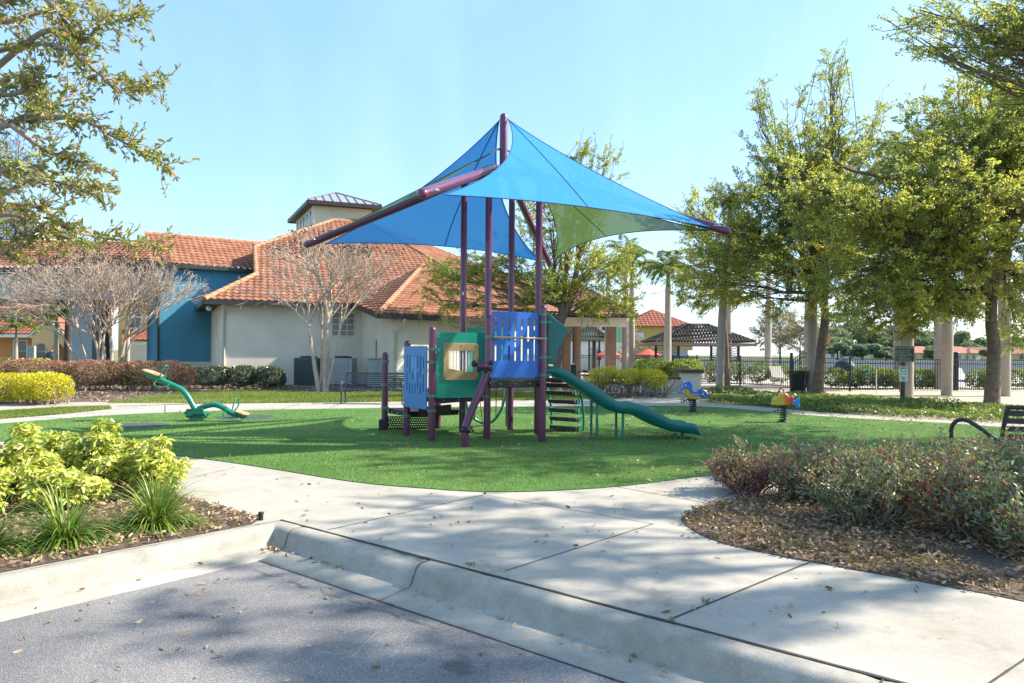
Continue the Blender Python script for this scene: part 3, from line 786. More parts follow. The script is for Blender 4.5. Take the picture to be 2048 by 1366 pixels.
# bridge beam, soffit, columns, gable with round window
MB().box((-26.2, 38.2, 5.05), (16.3, .5, 1.45)).box((-26.2, 44.2, 5.05), (16.3, .5, 1.45)).build('bridge_wall', m_greyw, club)
MB().box((-26.2, 41.2, 4.5), (16.3, 5.46, .3)).build('bridge_soffit', m_brown, club)
for px, w, mm in ((176, 1.15, m_greyw), (210, .35, m_brown), (-80, 1.1, m_greyw)):
    q = P(px, 700, 39.2); MB().box((q.x, 39.2, 2.17), (w, w, 4.33)).build('column', mm, club)
gq = P(14, 462, 42.5); mb = MB()
gp_ = [V((gq.x - 1.9, 42.5, 7.7)), V((gq.x + 1.75, 42.5, 7.7)), V((gq.x + 1.75, 42.5, 9.35)), V((gq.x - .1, 42.5, 10.4)), V((gq.x - 1.9, 42.5, 9.35))]
mb.prism(gp_, (0, 3, 0)); mb.build('gable_wall', m_cream, club)
mb = MB(); mb.bar(gp_[3] + V((0, 1.3, .12)), gp_[2] + V((.45, 1.3, -.14)), 3.6, .16); mb.bar(gp_[3] + V((0, 1.3, .12)), gp_[4] + V((-.45, 1.3, -.14)), 3.6, .16); mb.build('gable_roof', m_metal, club)
c = V((gq.x, 42.45, gq.z)); mb = MB()
mb.tube([c + V((math.cos(R(a)) * .58, 0, math.sin(R(a)) * .58)) for a in range(0, 360, 15)], .06, 8, closed=True)
mb.tube([c + V((math.cos(R(a)) * .2, 0, math.sin(R(a)) * .2)) for a in range(0, 360, 30)], .02, 6, closed=True)
for a in range(0, 180, 30): mb.bar(c + V((math.cos(R(a)) * .56, 0, math.sin(R(a)) * .56)), c - V((math.cos(R(a)) * .56, 0, math.sin(R(a)) * .56)), .03, .03, (0, 1, 0))
rw = mb.build('round_window', m_brown, club)
MB().lathe([(0.001, 0), (.56, 0)], (0, 0, 0), 24).build('pane', m_frame, rw); 
pn = [o for o in rw.children][0]; 
for vtx in pn.data.vertices:
    lx = V(vtx.co) + ORG[rw]; vtx.co = V((c.x + lx.x, 42.47, c.z + lx.y)) - ORG[rw]
# patio beam and columns
MB().box((3.4, 42.3, 3.5), (7.4, .5, .55)).build('patio_beam', m_lime, club)
MB().box((3.4, 44.5, 3.86), (7.4, 4.6, .06)).build('patio_ceiling', m_lime, club)
for px, w, rnd in ((1153, .52, 1), (1134, .42, 0), (1222, .55, 0), (1090, .45, 0)):
    q = P(px, 700, 42.5); mb = MB()
    if rnd: mb.lathe([(w / 2 * 1.15, 0), (w / 2 * 1.15, .25), (w / 2, .3), (w / 2, 3.0), (w / 2 * 1.15, 3.05), (w / 2 * 1.15, 3.22)], (q.x, 42.5, 0), 16)
    else: mb.box((q.x, 42.5, 1.61), (w, w, 3.22)).box((q.x, 42.5, .15), (w + .1, w + .1, .3))
    mb.build('patio_column', m_col, club)
# ------------------------------------------------ machines at the wall
def ac(px0, px1, y0, Y, mat_, label, louv):
    a, b_ = P(px0, 776, Y), P(px1, 776, Y); h = P(px0, y0, Y).z; w = b_.x - a.x; cx = (a.x + b_.x) / 2
    r = empty('air_conditioner', (cx, Y + w / 2, 0), label, 'air conditioner', 'air conditioning units by the wall')
    mb = MB().box((cx, Y + w / 2, h / 2 + .04), (w, w, h - .08)); mb.build('cabinet', mat_, r, bevel=.02)
    MB().box((cx, Y + w / 2, .02), (w + .12, w + .12, .04)).build('base', m_conc, r)
    mb = MB()
    if louv:
        for i in range(11): mb.box((cx, Y - .02, .14 + i * (h - .28) / 10), (w - .1, .035, .05))
        for x in (-.5, -.32, .32, .5): mb.box((cx + x * (w - .06), Y - .03, h / 2), (.05, .05, h - .12))
        mb.build('louvers', MAT('louver_paint', (.42, .43, .43), .5), r)
    else:
        for i in range(26): mb.box((cx + (i / 25 - .5) * (w - .06), Y - .012, h / 2), (.008, .02, h - .12))
        for i in range(16): mb.box((cx, Y - .016, .1 + i * (h - .18) / 15), (w - .04, .01, .008))
        mb.build('grille', MAT('grille_wire', (.12, .14, .145), .5), r)
    MB().lathe([(.38 * w, 0), (.38 * w, .06), (.30 * w, .09), (.001, .1)], (cx, Y + w / 2, h), 20).build('fan_guard', m_black, r)
ac(587, 633, 716, 30.0, m_ac, 'dark air conditioner with a fine wire grille at the cream wall', 0)
ac(656, 703, 716, 30.3, m_ac2, 'grey louvered air conditioner behind the forked bare tree', 1)
q = P(750, 760, 29.6); r = empty('utility_cabinet', (q.x, 29.8, 0), 'grey green utility cabinet against the cream wall', 'utility box')
MB().box((q.x, 29.8, .62), (.66, .4, 1.24)).build('cabinet', m_box, r, bevel=.02); MB().box((q.x, 29.78, 1.27), (.74, .5, .05)).build('lid', m_box, r)
MB().box((q.x - .1, 29.59, .62), (.4, .02, 1.0)).build('door', m_box, r)
# ================================================= HOUSES IN THE BACKGROUND
def hip(bmm, c, w, d, z0, rise, rz=0, ov=.5, uo=0, tl=True):
    m = Matrix.Rotation(rz, 3, 'Z'); c = V(c); W, D = w / 2 + ov, d / 2 + ov
    T = lambda x, y, z: c + m @ V((x, y, z))
    k = min(W, D)
    a = [T(-W, -D, z0), T(W, -D, z0), T(W, D, z0), T(-W, D, z0)]
    if W >= D: r0, r1 = T(-W + k, 0, z0 + rise), T(W - k + .001, 0, z0 + rise); fs = [(a[0], a[1], r1, r0), (a[1], a[2], r1), (a[2], a[3], r0, r1), (a[3], a[0], r0)]
    else: r0, r1 = T(0, -D + k, z0 + rise), T(0, D - k, z0 + rise); fs = [(a[0], a[1], r0), (a[1], a[2], r1, r0), (a[2], a[3], r1), (a[3], a[0], r0, r1)]
    if tl:
        for i, f in enumerate(fs): tiles(bmm, f, f[0], f[1], .45, .55, .06, .03, 4, uo + i * 50)
    else:
        for f in fs: bmm.faces.new([bmm.verts.new(p) for p in f])
    return a
oh = empty('orange_house', P(60, 715, 60) * 1, 'orange two storey house with red roofs and an arched porch', 'house'); ORG[oh].z = 0; oh.location.z = 0
def Q(px, Y): return P(px, 705, Y).x
def wallbox(par, x0, x1, y, d, z0, z1, m, name='wall'): return MB().box(((x0 + x1) / 2, y + d / 2, (z0 + z1) / 2), (x1 - x0, d, z1 - z0)).build(name, m, par)
Y = 60
wallbox(oh, Q(-90, Y), Q(58, Y), Y, 8, 0, 5.0, m_orange); wallbox(oh, Q(58, Y) + .01, Q(100, Y), Y + .6, 7, 0, 4.9, m_peach)
bmm = bmesh.new(); hip(bmm, ((Q(-90, Y) + Q(60, Y)) / 2, Y + 4, 0), Q(60, Y) - Q(-90, Y), 8, 5.0, 1.9, 0, .6)
x0, x1 = Q(-90, 57.5), Q(70, 57.5)
f = [V((x0, 57, 2.75)), V((x1, 57, 2.75)), V((x1, 60, 4.3)), V((x0, 60, 4.3))]; tiles(bmm, f, f[0], f[1], .45, .55, .06, .03, 4)
gx0, gx1, gy = Q(66, 56.2), Q(134, 56.2), 56.2; gm = (gx0 + gx1) / 2
for s, e in ((gx0 - .25, gm), (gx1 + .25, gm)):
    f = [V((s, gy - .25, 2.65)), V((s, gy + 4.5, 2.65)), V((e, gy + 4.5, 4.1)), V((e, gy - .25, 4.1))]; tiles(bmm, f, f[0], f[1], .45, .55, .06, .03, 4)
f0, f1 = Q(60, 60), Q(104, 60); fm_ = (f0 + f1) / 2
for s, e in ((f0 - .2, fm_), (f1 + .2, fm_)):
    f = [V((s, 60.3, 4.75)), V((s, 66, 4.75)), V((e, 66, 5.7)), V((e, 60.3, 5.7))]; tiles(bmm, f, f[0], f[1], .45, .55, .06, .03, 4)
bm_obj(bmm, 'roof', m_tile2, oh)
MB().prism([V((f0, 60.55, 4.85)), V((f1, 60.55, 4.85)), V((fm_, 60.55, 5.6))], (0, .3, 0)).build('gable', m_peach, oh)
# porch front with two arches
def arch(cx, w, z0, h, k=8): return [(cx + w / 2, z0)] + [(cx + w / 2 * math.cos(math.pi * i / k), h + w / 2 * math.sin(math.pi * i / k)) for i in range(k + 1)] + [(cx - w / 2, z0)]
pw = gx1 - gx0
vs, fs = plate([(0, 0), (pw * .035, 0), *arch(pw * .26, pw * .40, 0, 1.45)[::-1], *arch(pw * .74, pw * .40, 0, 1.45)[::-1], (pw, 0), (pw, 2.6), (pw / 2, 3.95), (0, 2.6)], [], .3, V((gx0, gy, 0)), ux, V((0, 0, 1)), V((0, 1, 0)))
MB().add(vs, fs).build('porch_front', m_peach, oh)
mb = MB(); mb.bar(V((gx0 - .3, gy - .22, 2.5)), V((gm, gy - .22, 3.95)), .1, .2, (0, 1, 0)); mb.bar(V((gx1 + .3, gy - .22, 2.5)), V((gm, gy - .22, 3.95)), .1, .2, (0, 1, 0)); mb.box(((Q(-90, 57) + gx0) / 2, 57, 2.6), (gx0 - Q(-90, 57), .12, .25)); mb.build('eaves_trim', m_white, oh)
wallbox(oh, Q(-90, 58.5), gx1, 58.6, 1.2, 0, 2.6, m_orange)
window(oh, (Q(40, 58.55), 58.6, 1.35), ux, fy, 1.25, 1.9, 1, 2, m_white, m_glass, .1); window(oh, (Q(80, 58.55), 58.6, 1.35), ux, fy, 1.1, 1.9, 1, 2, m_white, m_glass, .1)
window(oh, (Q(7, 59.97), 60, 4.0), ux, fy, .8, 1.4, 1, 2, m_white, m_glass, .12); window(oh, (Q(82, 60.55), 60.6, 4.0), ux, fy, 1.1, 1.0, 2, 1, m_white, m_glass, .1)
MB().box((Q(118, 58.5), 58.56, 1.05), (.95, .08, 2.1)).build('door', m_door, oh)
MB().box((Q(10, 55), 55, .35), (2.6, .3, .7)).box((Q(10, 55), 55, .75), (2.8, .4, .1)).build('porch_wall', m_orange, oh)
yh = empty('yellow_house', (Q(280, 62), 66, 0), 'yellow house with an arched upper window seen past the blue wing', 'house')
wallbox(yh, Q(236, 62), Q(330, 62), 62, 8, 0, 5.4, m_yellow)
wallbox(yh, Q(247, 60), Q(340, 60), 60, 2, 0, 2.35, m_yellow, 'garage_wall')
bmm = bmesh.new(); hip(bmm, ((Q(236, 62) + Q(340, 62)) / 2, 66, 0), 5, 8, 5.4, 1.8); f = [V((Q(244, 59.6), 59.6, 2.4)), V((Q(345, 59.6), 59.6, 2.4)), V((Q(345, 62), 62, 3.3)), V((Q(244, 62), 62, 3.3))]; tiles(bmm, f, f[0], f[1], .45, .55, .06, .03, 4); bm_obj(bmm, 'roof', m_tile2, yh)
window(yh, (Q(270, 62), 61.99, 4.0), ux, fy, 1.2, 1.1, 2, 1, m_white, m_glass, .09, True); window(yh, (Q(301, 62), 61.99, 4.3), ux, fy, .6, .8, 1, 1, m_white, m_glass, .08)
MB().box((Q(292, 60), 59.97, 1.0), (3.2, .06, 1.9)).build('garage_door', m_lime, yh); MB().box((Q(292, 60), 59.96, 2.1), (4.2, .1, .3)).build('trim', m_white, yh)
gh = empty('green_house', (Q(1220, 62), 66, 0), 'mint green boarded building above a white ground floor', 'building')
wallbox(gh, Q(1150, 62), Q(1262, 62), 62.02, 8, 0, 2.6, m_white); wallbox(gh, Q(1150, 62), Q(1262, 62), 61.9, 8, 2.6, 5.4, m_mint, 'upper_wall')
mb = MB()
for i in range(14): mb.box((Q(1150, 62) + .2 + i * .38, 61.88, 4.0), (.03, .03, 2.8))
mb.build('battens', MAT('batten', (.19, .38, .25), .8), gh)
window(gh, (Q(1208, 61.9), 61.9, 4.05), ux, fy, .7, 1.0, 1, 1, m_white, m_glass, .1); window(gh, (Q(1198, 62), 62.0, 1.4), ux, fy, .5, 1.0, 1, 2, m_white, m_glass, .07)
MB().box((Q(1206, 62), 66, 5.45), (6, 9, .12)).build('roof', m_brown, gh)
th = empty('amber_house', (Q(1310, 76), 80, 0), 'amber house with a red tiled hip roof behind the pergolas', 'house')
wallbox(th, Q(1255, 76), Q(1385, 76), 76, 9, 2.0, 4.6, MAT('amber_stucco', (.55, .35, .11), .9)); wallbox(th, Q(1255, 76), Q(1375, 76), 75.9, 9, 0, 2.0, m_greyw, 'lower_wall')
bmm = bmesh.new(); hip(bmm, (Q(1318, 76), 80.5, 0), Q(1385, 76) - Q(1255, 76), 9, 4.6, 2.1); bm_obj(bmm, 'roof', m_tile2, th)
window(th, (Q(1279, 76), 76, 3.5), ux, fy, .9, .8, 1, 1, m_white, m_frame, .07); window(th, (Q(1346, 76), 76, 3.6), ux, fy, .9, .9, 2, 1, m_white, m_glass, .07)
# houses across the lake
lk = [(1700, 268, 17, 'low house with a red hip roof across the lake, partly behind the oak trunk'), (1752, 285, 16, 'red roofed house across the lake just left of the rules sign'), (1838, 262, 20, 'widest red roofed house across the lake between sign and palms'), (1925, 258, 15, 'red roofed house across the lake behind the black lamp post'),
      (1965, 275, 18, 'red roofed house across the lake just left of the big oak trunk'), (2040, 262, 20, 'red roofed house across the lake at the right edge of the view'), (1662, 300, 18, 'farthest red roofed house across the lake beside the swamp trees')]
for px, Yh, w, lab in lk:
    x = Q(px, Yh); h = empty('lake_house', (x, Yh + 5, 0), lab, 'house', 'houses across the lake'); rz = random.uniform(-.4, .4)
    M3 = Matrix.Rotation(rz, 3, 'Z'); c = V((x, Yh + 5, 0))
    MB().box(c + V((0, 0, 1.4)), (w, 9, 2.8), M=M3).build('wall', m_lime if w % 2 else m_peach, h)
    bmm = bmesh.new(); hip(bmm, c, w, 9, 2.8, 2.6, rz, .7, 0, False)
    c2 = c + M3 @ V((w * .28, -3, 0)); hip(bmm, c2, w * .4, 6, 2.85, 1.9, rz, .6, 0, False); bm_obj(bmm, 'roof', MAT('far_red_roof', (.30, .115, .08), .85, .15, .5), h)
    for k in (-.35, -.15, .08, .3): MB().box(c + M3 @ V((w * k, -4.52, 1.4)), (1.3, .06, 1.4), M=M3).build('window', m_glass, h)
# ================================================= PLAY STRUCTURE
c0 = V((-.235, 13.16, 0)); pa = V((.875, .485, 0)); pb = V((-.485, .875, 0)); hs = .535
FL, FR, BL, BR = c0 - pa * hs - pb * hs, c0 + pa * hs - pb * hs, c0 - pa * hs + pb * hs, c0 + pa * hs + pb * hs
FL2, FR2 = V((-.395, 11.52, 0)), V((.544, 12.02, 0))
P1, P2, P3, P2b = V((-2.53, 13.63, 0)), V((-1.96, 12.78, 0)), V((-1.405, 12.02, 0)), V((-1.52, 14.07, 0))
UP = V((0, 0, 1))
play = empty('play_structure', c0, 'purple posted playground structure with slide, blue and green panels under a blue shade sail', 'playground')
PR = .0635
def clamp(par, p, z, toward):
    d = (V(toward) - p); d.z = 0; d.normalize()
    mb = MB().lathe([(PR + .002, -.022), (PR + .014, -.022), (PR + .014, .022), (PR + .002, .022)], p + UP * z, 18, smooth=False)
    s = V((-d.y, d.x, 0))
    mb.box(p + UP * z + d * (PR + .045), (.08, .045, .04), M=Matrix((d, s, UP)).transposed())
    for k in (-1, 1): mb.ball(p + UP * z + d * (PR + .03) + s * .03 * k, .012, 6, 4)
    mb.build('clamp', m_gpaint, par)
def post(p, top, clamps=(), cap=True, r=PR):
    mb = MB()
    if cap: mb.tube([p, p + UP * (top - .06)], r, 18)
    else: mb.tube([p, p + UP * top], r, 18)
    o = mb.build('post', m_purple, play)
    if cap:
        MB().lathe([(r + .003, top - .075), (r + .004, top - .05), (r * .95, top - .03), (r * .75, top - .008), (r * .4, top + .006), (.001, top + .011)], p, 18).build('post_cap', m_purple, o)
    for z, t in clamps: clamp(o, p, z, t)
    return o
post(P1, 1.56, [(1.38, P2), (.92, P2), (.46, P2)])
post(P2, 1.78, [(1.47, P1), (.58, P3), (.38, P1)])
post(P3, 2.02, [(1.62, FL2), (1.40, P2), (.80, FL2), (.55, P2)])
post(P2b, 1.56, [(1.33, BL), (.9, BL), (.45, BL)])
post(FR2, 2.42, [(2.25, V((2, 12.05, 0))), (2.12, V((2, 12.05, 0))), (1.83, FL2), (1.50, V((2, 12.05, 0))), (1.19, V((2, 12.05, 0)))])
for q, cl in ((FL, [(.78, P3), (1.06, FR)]), (FR, [(1.06, BR)]), (BL, [(.75, P2), (.43, P2b)]), (BR, [(1.06, FR)])):
    post(q, 4.93, cl, cap=False)
MB().box(BL + UP * 2.72 + V((.0, -PR - .002, 0)), (.03, .006, .06)).build('sticker', m_white, play)
# snaking climbing pole with its cap
snake = smooth([FL2 + UP * 2.16, FL2 + UP * 1.7, FL2 + V((-.01, -.02, 1.32)), V((-.50, 11.45, 1.0)), V((-.66, 11.36, .62)), V((-.75, 11.31, .36)), V((-.765, 11.30, .18)), V((-.765, 11.30, 0))], 6)
sn = MB().tube(snake, PR * 1.06, 18).build('climbing_pole', m_purple, play)
MB().lathe([(PR + .005, 2.13), (PR + .006, 2.155), (PR * .95, 2.175), (PR * .75, 2.195), (PR * .4, 2.21), (.001, 2.215)], FL2, 18).build('pole_cap', m_purple, sn)
clamp(sn, FL2, 1.84, FR2)
def bug(c, k, name):
    mb = MB().ball(c, (.095 * k, .07 * k, .058 * k), 14, 9, Matrix.Rotation(R(12), 3, 'Y')); o = mb.build(name, m_purple, sn)
    mb = MB()
    for dx, dz in ((-.12, .05), (-.05, -.06), (.05, -.06), (.12, -.045), (.13, .05)): mb.ball(c + V((dx * k, -.03, dz * k)), .034 * k, 8, 6)
    mb.ball(c + V((-.115 * k, -.02, .03 * k)), .045 * k, 10, 7)
    mb.build('bug_feet', m_dark, o)
bug(FL2 + V((-.10, -.10, 1.35)), 1.15, 'ladybug')
mb = MB(); q = V((-.72, 11.23, .30)); mb.ball(q, (.06, .05, .055), 12, 8)
for dx, dz in ((-.07, .04), (.07, .04), (-.08, -.02), (.085, -.01)): mb.ball(q + V((dx, 0, dz)), .024, 8, 6)
mb.build('ladybug', m_dark, sn)
# decks
def deck(pts, z, name='deck', m=m_dark, th=.10, lip=True):
    c = sum(pts, V((0, 0, 0))) / len(pts); ins = [p + (c - p).normalized() * .07 for p in pts]
    mb = MB().prism([V((p.x, p.y, z - th)) for p in ins], (0, 0, th))
    o = mb.build(name, m, play, bevel=.012)
    b = MB()
    for i in range(len(ins)):
        p, q = ins[i], ins[(i + 1) % len(ins)]
        for k in (.2, .5, .8): b.ball(p.lerp(q, k) + UP * (z - .06) + (p.lerp(q, k) - c).normalized() * .004, .014, 6, 4)
    b.build('bolts', m_steel, o)
    return o
deck([P1, P2, BL, P2b], .45); deck([P2, P3, FL, BL], .78); deck([FL2, FR2, FR, FL], 1.10, th=.13); deck([FL, FR, BR, BL], 1.10)
# black folded end plates and the perforated step under the low deck
mb = MB(); mb.prism([V((p.x, p.y, .40)) for p in (P2.lerp(P3, .45) + V((.02, -.02, 0)), P2.lerp(P3, .45) + V((.06, .0, 0)), BL + V((-.2, -.2, 0)), BL + V((-.24, -.24, 0)))], (0, 0, .17))
mb.build('edge_plate', m_dark, play)
ps0, ps1 = P1 + V((.05, -.05, .03)), P1 + V((1.02, .12, .03)); su = (ps1 - ps0).normalized(); L_ = (ps1 - ps0).length
holes = []
for j in range(5):
    for i in range(20):
        x = .05 + i * (L_ - .1) / 20 + (j % 2) * .02; y = .045 + j * .045
        holes.append([(x + .014 * math.cos(k * 1.0472), y + .014 * math.sin(k * 1.0472)) for k in range(6)])
vs, fs = plate([(0, 0), (L_, 0), (L_, .26), (0, .26)], holes, .012, ps0, su, UP, V((su.y, -su.x, 0)))
MB().add(vs, fs).build('perforated_step', m_dark, play)
MB().prism([V((P1.x - .1, P1.y - .1, .02)), V((P1.x + .02, P1.y - .1, .02)), V((P1.x + .02, P1.y + .3, .02)), V((P1.x - .1, P1.y + .3, .02))], (0, 0, .2)).build('step_bracket', m_dark, play)
MB().prism([V((p.x, p.y, .66)) for p in (P3 + V((.1, .1, 0)), P3 + V((.16, .13, 0)), BL + V((.3, -.4, 0)), BL + V((.2, -.5, 0)))], (0, 0, .24)).build('sloped_step', m_step, play)
# blue panels with slots
def panel(a, b, z0, z1, x0, x1, holes, m, name, th=.022, rr=.02, off=0):
    a, b = V(a), V(b); u = (b - a); u.z = 0; L = u.length; u.normalize(); n = V((u.y, -u.x, 0))
    vs, fs = plate(rrect(x0, 0, x1, z1 - z0, rr), holes, th, a + UP * z0 + n * off, u, UP, n)
    o = MB().add(vs, fs).build(name, m, play, bevel=.003, seg=1)
    mb = MB()
    for k in range(4):
        x = x0 + .06 + (x1 - x0 - .12) * k / 3; mb.ball(a + u * x + UP * (z0 + .04) + n * (off + th / 2), .011, 6, 4)
    for zz in (.35, .93): 
        for x in (x0 + .03, x1 - .03): mb.ball(a + u * x + UP * (z0 + (z1 - z0) * zz) + n * (off + th / 2), .011, 6, 4)
    mb.build('rivets', m_steel, o)
    return o
L1 = (FR2 - FL2).length
pat = [[(.88, 1.03), (.68, .80), (.30, .58)], [(.66, 1.03), (.48, .57), (.30, .40)], [(.84, 1.03), (.64, .74), (.30, .55)], [(.66, 1.03), (.54, .61), (.30, .46)], [(.84, 1.03), (.30, .72)], [(.64, 1.03), (.30, .50)], [(.84, 1.03), (.30, .72)]]
hl = []
xa, xb = .075, L1 - .075
for i, col in enumerate(pat):
    x = xa + .075 + i * (xb - xa - .15) / 6
    for y0, y1 in col: hl.append(stadium(x, y0 - .02, y1 - .0, .040))
panel(FL2, FR2, 1.15, 2.28, xa, xb, hl, m_blue, 'slotted_panel', off=-.04)
L2 = (P3 - P2).length
hl = []
pat2 = [[(.72, .95), (.30, .66)], [(.62, .95), (.25, .44)], [(.72, .95), (.5, .64), (.25, .42)], [(.5, .95), (.26, .44)], [(.72, .95), (.35, .66)], [(.54, .95), (.26, .46)], [(.72, .95), (.30, .62)]]
for i, col in enumerate(pat2):
    x = .16 + i * (L2 - .32) / 6
    for y0, y1 in col: hl.append(stadium(x, y0, y1, .036))
panel(P2, P3, .56, 1.68, .035, L2 - .05, hl, m_blue2, 'slotted_panel', off=.075)
# green music panel between P3 and FL2
L3 = (FL - P3).length; g0 = P3 + UP * .76
w0, w1, h0, h1 = .30, L3 - .28, .47, .84
panel(P3, FL, .76, 1.93, .075, L3 - .07, [[(w0 - .0, h0), (w1, h0), (w1, h1), (w0, h1)]], m_green, 'music_panel', off=.0)
u3 = (FL - P3).normalized(); n3 = V((u3.y, -u3.x, 0))
vs, fs = plate(rrect(w0 - .10, h0 - .15, w1 + .09, h1 + .14, .06), [[(w0, h0 + .06), (w1, h0 - .03), (w1, h1), (w0, h1)]], .02, g0 + n3 * .023, u3, UP, n3)
fr = MB().add(vs, fs).build('chime_frame', m_tan, play, bevel=.003, seg=1)
mb = MB()
for i in range(8):
    x = w0 + .03 + i * (w1 - w0 - .06) / 7; z = h0 + .06 - .09 * (x - w0) / (w1 - w0)
    p = g0 + u3 * x + n3 * .012; mb.tube([p + UP * (z + .01), p + UP * (h1 - .005)], .011, 8)
mb.build('chime_tubes', m_white, fr)
mb = MB()
for x in (w0 - .06, (w0 + w1) / 2, w1 + .05):
    for z in (h0 - .1, h1 + .09): mb.ball(g0 + u3 * x + UP * z + n3 * .034, .012, 6, 4)
for x, z in ((.2, .68), (.215, .73), (.225, .62), (.19, .58), (.235, .77)):
    mb.ball(g0 + u3 * x + UP * z + n3 * .033, .009, 6, 4)
mb.build('frame_bolts', m_step, fr)
# back green panel, tan rail
uB = (BR - BL).normalized(); nB = V((uB.y, -uB.x, 0))
vs, fs = plate([(.09, 0), (.98, 0), (.98, .95), (.09, .95)], [rrect(.32, .25, .75, .68, .08)], .022, BL + UP * 1.12, uB, UP, nB); MB().add(vs, fs).build('back_panel', m_green, play)
MB().tube([FL2 + V((.09, -.10, 1.835)), FR2 + V((.02, -.10, 1.825))], .019, 10).build('grip_rail', m_tan, play)
# slide
sA = V((.62, 12.22, 0)); sd = V((.995, .10, 0)).normalized(); sn_ = V((-sd.y, sd.x, 0))
Z1 = lambda lst: [(RP(720 + x / 2.7676, 560 + y / 2.7676, sA, V((sd.y, -sd.x, 0)))) for x, y in lst]
top = Z1([(1030, 488), (1085, 480), (1150, 505), (1230, 553), (1330, 604), (1395, 655), (1455, 682), (1530, 684), (1600, 705), (1660, 738), (1730, 775), (1790, 788), (1850, 795), (1874, 818), (1884, 855)])
bot = Z1([(1030, 525), (1080, 535), (1150, 566), (1230, 618), (1300, 672), (1370, 718), (1440, 738), (1510, 746), (1570, 774), (1640, 810), (1710, 835), (1780, 845), (1830, 850), (1860, 856), (1884, 863)])
tp = lambda l: [((p - sA).dot(sd), p.z) for p in l]
def interp(l, s):
    for (a, za), (b_, zb) in zip(l, l[1:]):
        if s <= b_: return za + (zb - za) * (s - a) / max(b_ - a, 1e-6)
    return l[-1][1]
tl_, bl_ = tp(smooth(top, 5)), tp(smooth(bot, 5))
smax = max(tl_[-1][0], bl_[-1][0]); rows = []; W = .56
fl_ = []
for i in range(70):
    s = tl_[0][0] + (smax - tl_[0][0]) * i / 69
    t, b_ = interp(tl_, s), interp(bl_, s); t = max(t, b_ + .03); b_ = max(b_, .05)
    o_ = sA + sd * s; t = max(t, b_ + .03); f_ = b_ + .035
    pr = [(-.03, b_), (-.035, t - .03), (-.015, t), (.02, t), (.035, t - .03), (.045, f_ + .05), (.10, f_), (W - .10, f_), (W - .045, f_ + .05), (W - .035, t - .03), (W - .02, t), (W + .015, t), (W + .035, t - .03), (W + .03, b_), (W - .05, b_ - .0), (.05, b_ - .0)]
    rows.append([o_ + sn_ * a + UP * z for a, z in pr]); fl_.append((s, b_))
slide = MB().sweep(rows, True, True).build('slide', m_teal, play)
for px, zt in ((1195, None), (1246, None)):
    q = RP(px, 850, sA + sn_ * .0, V((sd.y, -sd.x, 0))); s = (q - sA).dot(sd); zt = interp(fl_, s) + .02
    b = sA + sd * s + sn_ * (.05 if px < 1220 else .02)
    mb = MB().tube([V((b.x, b.y, 0)), V((b.x, b.y, zt))], .024, 10); e = b + sn_ * (W - .08); mb.build('slide_leg', m_gpaint, slide); MB().tube([V((e.x, e.y, 0)), V((e.x, e.y, zt))], .024, 10).build('slide_leg', m_gpaint, slide)
for px in (1357, 1372):
    q = RP(px, 868, sA, V((sd.y, -sd.x, 0))); s = (q - sA).dot(sd)
    b = sA + sd * s + sn_ * .2; MB().tube([V((b.x, b.y, 0)), V((b.x, b.y, .12))], .03, 10).build('slide_foot', m_gpaint, slide)
# curved hood plates at the slide entrance
def hood(base, y, name='slide_hood'):
    o2 = [(1095, 630), (1103, 632), (1118, 644), (1128, 652), (1136, 658), (1138, 664), (1132, 672), (1122, 686), (1116, 700), (1112, 722), (1107, 729), (1096, 728)]
    pts = [RP(a, b_, sA, V((sd.y, -sd.x, 0))) for a, b_ in o2]
    out = [((p - sA).dot(sd), p.z) for p in pts]
    vs, fs = plate(out, [], .035, base, sd, UP, sn_)
    return MB().add(vs, fs).build(name, m_teal, play, bevel=.015)
hood(sA - sn_ * .02, 0); hood(sA + sn_ * .62, 0)
e = [RP(a, b_, sA, V((sd.y, -sd.x, 0))) for a, b_ in ((1103, 631), (1118, 643), (1136, 657))]
mb = MB(); ro = []
for q in e: ro.append([q - UP * .015, q + sn_ * .3 + UP * .05, q + sn_ * .6 - UP * .015, q + sn_ * .6 - UP * .05, q + sn_ * .3 + UP * .015, q - UP * .05])
mb.sweep(ro, True, True); mb.build('slide_hood_top', m_teal, play)
# curved ladder on the right side of the shade square
lm = V((.56, 12.92, 0)); la = V((.5, .866, 0)); lb_ = V((-.866, .5, 0)); prof_ = [(1.17, 0), (1.16, .3), (1.09, .6), (.92, .88), (.66, 1.06), (.34, 1.2), (.08, 1.28)]
lad = []
for k in (-.36, .36):
    lad.append(smooth([lm + la * a + lb_ * k + UP * z for a, z in prof_], 5))
mb = MB()
for l in lad: mb.tube(l, .024, 10)
lo = mb.build('ladder', m_gpaint, play)
for z in (.07, .25, .43, .61, .79, .95, 1.06):
    s = 0
    for (a0, z0), (a1, z1) in zip(prof_, prof_[1:]):
        if z0 <= z <= z1: s = a0 + (a1 - a0) * (z - z0) / (z1 - z0)
    q = lm + la * (s - .14) + UP * z
    st = MB().box(q, (.16, .60, .06), M=Matrix((la, lb_, UP)).transposed())
    st.box(q + la * .08 - UP * .015, (.02, .60, .09), M=Matrix((la, lb_, UP)).transposed())
    so = st.build('step', m_step, lo, bevel=.008)
    for k in (-.315, .315): MB().box(q + lb_ * k + la * .05, (.13, .02, .09), M=Matrix((la, lb_, UP)).transposed()).build('step_bracket', m_gpaint, so)
